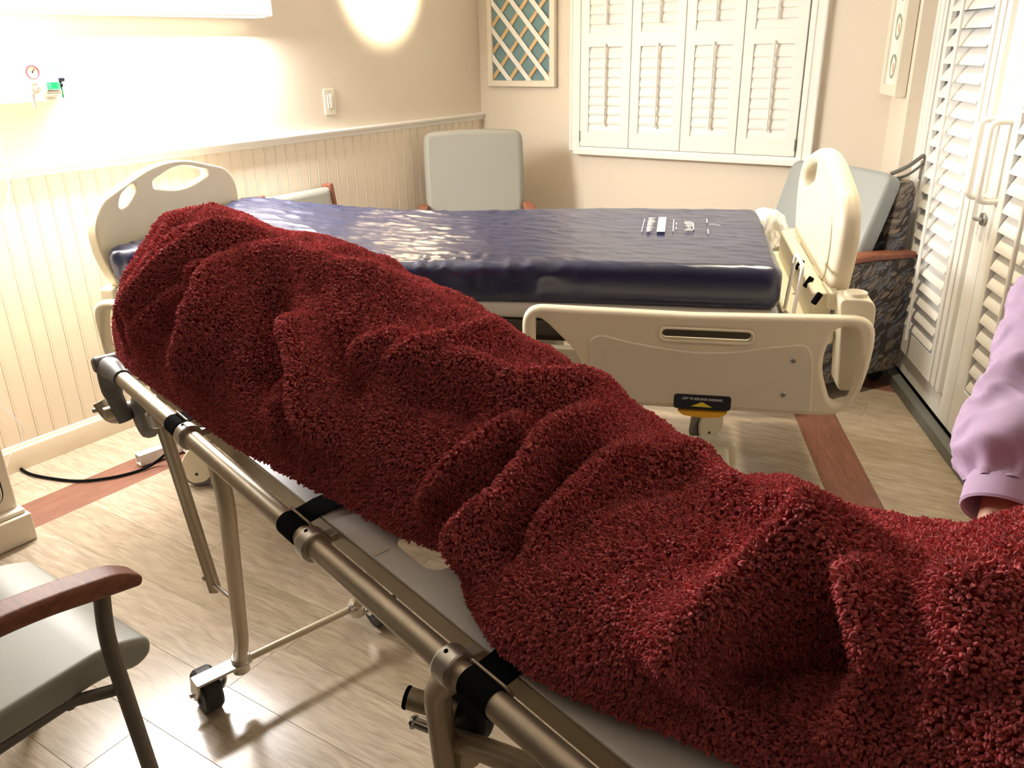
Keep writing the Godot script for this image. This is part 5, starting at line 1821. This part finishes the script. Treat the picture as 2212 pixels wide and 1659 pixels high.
func shell_picture() -> void:
	# the narrow picture on the return wall beside the doors, x towards the camera
	var t := thing("narrow_picture", "narrow cream framed picture of round sketches in the corner beside the doors", "picture", DW * at(-0.925, 1.262, 0.085))
	var W := 0.262
	var H := 0.95
	var f := MB.new()
	f.prism(rect(0, 0, W, H), 0.002, 0.052, 0.005, [rect(0.045, 0.045, W - 0.045, H - 0.045)], 30.0, 2)
	part(t, "frame", f, M.frame)
	var b := MB.new()
	b.box(Vector3(W / 2, H / 2, 0.036), Vector3(W - 0.05, H - 0.05, 0.008), 0.002)
	part(t, "mount", b, M.linen)
	var ink := mat(rgb(150, 158, 140), 0.9)
	var tan := mat(rgb(206, 182, 150), 0.9)
	for k in 5:
		var o := Vector3(W / 2, 0.125 + 0.165 * k, 0.0405)
		var r := MB.new()
		var pts := PackedVector2Array()
		var inner := PackedVector2Array()
		for i in 24:
			var a := TAU * i / 24
			pts.append(Vector2(o.x + cos(a) * (0.046 + 0.006 * sin(3 * a + k)), o.y + sin(a) * (0.058 + 0.006 * cos(2 * a + k))))
			inner.append(Vector2(o.x + cos(a) * (0.030 + 0.004 * sin(2 * a + k)), o.y + sin(a) * (0.040 + 0.005 * cos(3 * a))))
		r.prism(pts, 0.0395, 0.0408, 0.0003, [inner], 60.0, 1)
		part(t, "sketch", r, ink)
		var d := MB.new()
		d.ball(Vector3(o.x + 0.006, o.y - 0.004, 0.040), Vector3(0.014, 0.024, 0.0012), 14, 8, Basis(Vector3(0, 0, 1), 0.5))
		part(t, "blot", d, tan)

# ---------------------------------------------------------------- on the floor
func floor_things() -> void:
	# tall built-in cupboard whose foot shows at the left edge
	var w := thing("cupboard", "cream cupboard corner on a moulded plinth at the left edge of the picture", "cupboard", LW)
	var b := MB.new()
	b.box(Vector3(0.45, 0.85, 0.283), Vector3(1.06, 1.50, 0.494), 0.008, 2)
	part(w, "carcass", b, M.wains)
	var p := MB.new()
	p.box(Vector3(0.455, 0.05, 0.304), Vector3(1.085, 0.10, 0.536), 0.006, 2)
	p.box(Vector3(0.452, 0.108, 0.297), Vector3(1.075, 0.018, 0.522), 0.008, 2)
	part(w, "plinth", p, M.wains)
	var s := MB.new()
	s.prism(rect(-0.02, 0.145, 0.948, 1.57, 0.05, 6), 0.526, 0.534, 0.002, [], 50.0, 1)
	part(w, "door_seal", s, M.dark)
	var d := MB.new()
	d.prism(rect(-0.012, 0.152, 0.940, 1.562, 0.045, 6), 0.530, 0.546, 0.004, [], 50.0, 2)
	part(w, "door", d, M.wains)
	# table foot of white square tube
	var u := Vector3(0.19, 0, -0.20).normalized()
	var fr := frame(Vector3(-1.472, 0, -2.888), u)
	var t := thing("table_base", "white square tube floor base of an overbed table under the bed", "table base", fr)
	var tb := MB.new()
	for e in [-0.0205, 0.0205]:
		tb.box(Vector3(0.22, 0.028, e), Vector3(0.44, 0.045, 0.004), 0.001)
		tb.box(Vector3(0.22, 0.028 + e, 0.0), Vector3(0.44, 0.004, 0.045), 0.001)
	part(t, "foot_tube", tb, M.white)
	var cr := MB.new()
	cr.box(Vector3(0.20, 0.030, 0.19), Vector3(0.06, 0.046, 0.33), 0.003)
	part(t, "cross_tube", cr, M.white)
	for q in [[0.04, 0.0], [0.40, 0.0], [0.20, 0.33]]:
		var gl := MB.new()
		gl.cyl(Vector3(q[0], 0.0, q[1]), Vector3(q[0], 0.007, q[1]), 0.018, 14, 0.001)
		part(t, "glide", gl, M.black)
	var c := MB.new()
	c.tube(curve([Vector3(-2.16, 0.012, -3.04), Vector3(-2.015, 0.008, -2.949), Vector3(-1.88, 0.007, -2.835), Vector3(-1.746, 0.007, -2.782), Vector3(-1.631, 0.007, -2.763), Vector3(-1.52, 0.007, -2.791), Vector3(-1.44, 0.008, -2.845), Vector3(-1.400, 0.02, -2.885), Vector3(-1.34, 0.07, -2.88), Vector3(-1.27, 0.15, -2.84), Vector3(-1.22, 0.24, -2.82)], 8), 0.0055, 10)
	solo("power_cord", c, M.black, "black power cord curving over the dark floor strip towards the bed", "cord")
